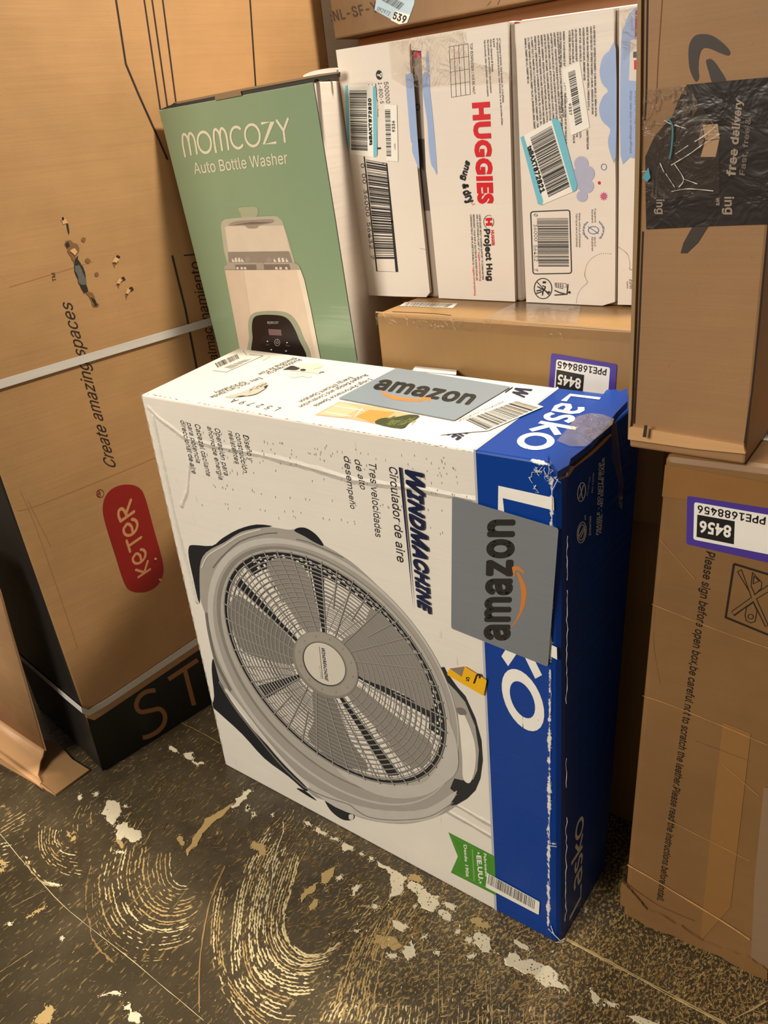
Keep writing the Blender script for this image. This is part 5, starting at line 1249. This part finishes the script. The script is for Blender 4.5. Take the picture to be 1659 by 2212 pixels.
slab('packing_tape', RP, [(1650, 1700), (1720, 1720), (1720, 2150), (1622, 2085), (1630, 1900)], .0003, coated('frosted_tape', (142, 116, 90), .2), rb, .0006, 'frosted tape near the right edge')
slab('packing_tape', RP, [(1562, 1560), (1622, 1585), (1578, 1960), (1512, 2035), (1540, 1750)], .0002, ink((142, 102, 56), .3), rb, .0003)

# ---- mailer carton with black tape
M_k6 = kraft('kraft_mailer', (152, 114, 74), (1, 1, 30), 0, .65)
yA = .072; MP = Plane((0, yA, 0), (0, 1, 0))
m0, m1 = MP.at(1360, 946), MP.at(1612, 978); mt0, mt1 = MP.at(1385, 0), MP.at(1659, 490)
zm = zr+.0012
xl_t = m0[0]+(mt0[0]-m0[0])*((1.0-m0[2])/(mt0[2]-m0[2])); xr_t = m1[0]+(mt1[0]-m1[0])*((1.0-m1[2])/(mt1[2]-m1[2]))
ml = thing('mailer_carton', 'brown carton with black delivery tape and printed arrow, upper right', 'box', (.62, .2, zm))
carton('box_body', [(m0[0], yA, zm), (m1[0], yA, zm), (xr_t, yA, 1.0), (xl_t, yA, 1.0), (m0[0], .42, zm), (m1[0]-.006, .42, zm), (xr_t-.004, .42, 1.0), (xl_t, .42, 1.0)], M_k6, ml, .002)
w4 = S(1360, 0, 4.4248)
slab('bottom_flap', MP, [(1362, 920), (1374, 919), (1609, 958), (1613, 977), (1500, 966), (1360, 946)], .0035, kraft('kraft_light_fold', (202, 156, 106), (1, 1, 60)), ml, .0, 'lighter folded strip along the bottom')
slab('side_flap', MP, [(1389, -20), (1386, 300), (1381, 500), (1374, 700), (1366, 900), (1362, 940), (1359, 945), (1366, 700), (1374, 400), (1381, -20)], .003, KE, ml, .0)
A = Art(MP, .0002, .0002)
SL = ink((38, 22, 12), .8)
A.strokes([[(1399, -10), (1396, 200), (1393, 260)], [(1389, 500), (1381, 700), (1370, 915)]], SL, 4, 0, caps=False); A.strokes([[(1431, -10), (1422, 120), (1417, 225)]], ink((110, 66, 30), .7), 2, 0, caps=False)
A.strokes([[(1659, 500), (1640, 700), (1624, 850), (1608, 962)]], SL, 4.5, 0, caps=False)
A.poly([(1392, 918), (1399, 919), (1396, 945), (1388, 944)], ink((48, 34, 24), .6), 40)
A.build('flap_gap', ml, 'dark gaps beside the folded flaps')
MD = ink((50, 40, 34), .6)
A = Art(MP)
A.poly(smooth(w4(562,520, 572,420, 620,345, 700,325, 800,345, 900,420, 958,490, 940,530, 850,500, 760,462, 700,462, 668,520, 655,640, 662,740, 635,780, 605,740, 572,650), 3), MD, 1); A.build('arrow_mark', ml, 'dark curved arrow head print')
A.poly(smooth(w4(730,590, 745,568, 790,570, 860,660, 925,790, 800,800, 760,700), 3), MD, 1); A.build('arrow_mark', ml, 'dark curved tail of the printed arrow')
A.poly([(1499, 484), (1533, 484), (1508, 524), (1484, 547), (1470, 547), (1476, 525)], MD, 1)
A.build('arrow_mark', ml, 'dark pointed end of the print below the tape')
BTM = N('black_printed_tape'); BTM.set(BTM.b.inputs['Base Color'], BTM.mix(BTM.noise(BTM.scale(BTM.obj(), (1, 1, 30)), 8, 3), lin((34, 28, 26)), lin((50, 42, 38)))); BTM.b.inputs['Roughness'].default_value = .3
BTM.set(BTM.b.inputs['Normal'], BTM.bump(BTM.noise(BTM.obj(), 40, 3, .6, 1), .5, .003))
tp = slab('black_tape', MP, w4(545,810, 930,772, 1020,765, 1323,738, 1340,2140, 760,2160, 160,2190, 150,1500, 240,1300, 330,1200, 410,1110, 470,950), .0003, BTM.m, ml, .0006)
A = Art(MP, .0001, .0011); TG = ink((150, 134, 116), .35); KB = ink((176, 144, 108), .4)
A.poly(w4(695,1192, 842,1185, 862,1325, 725,1340), KB, 0); A.poly(w4(722,1348, 858,1332, 822,1500, 678,1500), KB, 0); A.poly(w4(680,1250, 692,1215, 715,1330, 672,1420, 655,1350), ink((120, 98, 76), .4), 0)
A.text('free delivery', *w4(1008,1688, 1076,955, 928,1680, 1010,945), TG, 1, .03); A.text('Fast, free &', *w4(1100,1678, 1160,1130, 1050,1672, 1112,1125), ink((112, 98, 84), .35), 1, .02)
A.text('ing', *w4(258,1905, 258,2046, 312,1905, 314,2046), TG, 1, .02, 0, 'x'); A.text('ing', *w4(908,1880, 912,2050, 972,1880, 978,2050), TG, 1, .02, 0, 'x'); A.text('ws', *w4(826,1890, 830,1965, 858,1890, 860,1965), TG, 1, .02, 0, 'x')
A.build('tape_print', tp)
TAPE5 = clear_tape('crumpled_clear_tape', .22, 1.0, (170, 150, 126), 42)
slab('packing_tape', MP, w4(165,850, 545,812, 850,1250, 860,1850, 690,1860, 300,1900, 130,2020, 110,1500, 130,900), .0004, TAPE5, ml, .0022)
A = Art(MP, .0003, .0030); GLINT = ink((226, 222, 214), .15)  # pale strokes paint the glints on the tape creases
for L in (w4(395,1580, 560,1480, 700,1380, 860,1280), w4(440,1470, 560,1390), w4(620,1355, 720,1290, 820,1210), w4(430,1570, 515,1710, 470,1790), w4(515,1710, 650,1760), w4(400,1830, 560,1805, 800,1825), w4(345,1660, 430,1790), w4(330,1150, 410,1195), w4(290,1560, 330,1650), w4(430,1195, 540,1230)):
    q = smooth(L, 6, False); A.strokes([q], GLINT, [rng.uniform(.4, 2.0) for _ in q], 0, caps=False)
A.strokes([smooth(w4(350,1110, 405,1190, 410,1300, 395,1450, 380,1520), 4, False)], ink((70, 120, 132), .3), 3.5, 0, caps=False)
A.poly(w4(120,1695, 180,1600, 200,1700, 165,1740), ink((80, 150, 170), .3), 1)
A.build('tape_crease_glint', ml, 'creases of the clear tape with glints painted in')
# small striped label at the right border, lying on the taped carton
A = Art(zp(zr)); A.poly([(1634, 948), (1650, 915), (1700, 905), (1700, 958)], PAPER, 1); A.barcode([(1640, 944), (1690, 952), (1690, 915), (1654, 915)], BLACK, 18, 2, 2); A.build('barcode_sticker', rb)
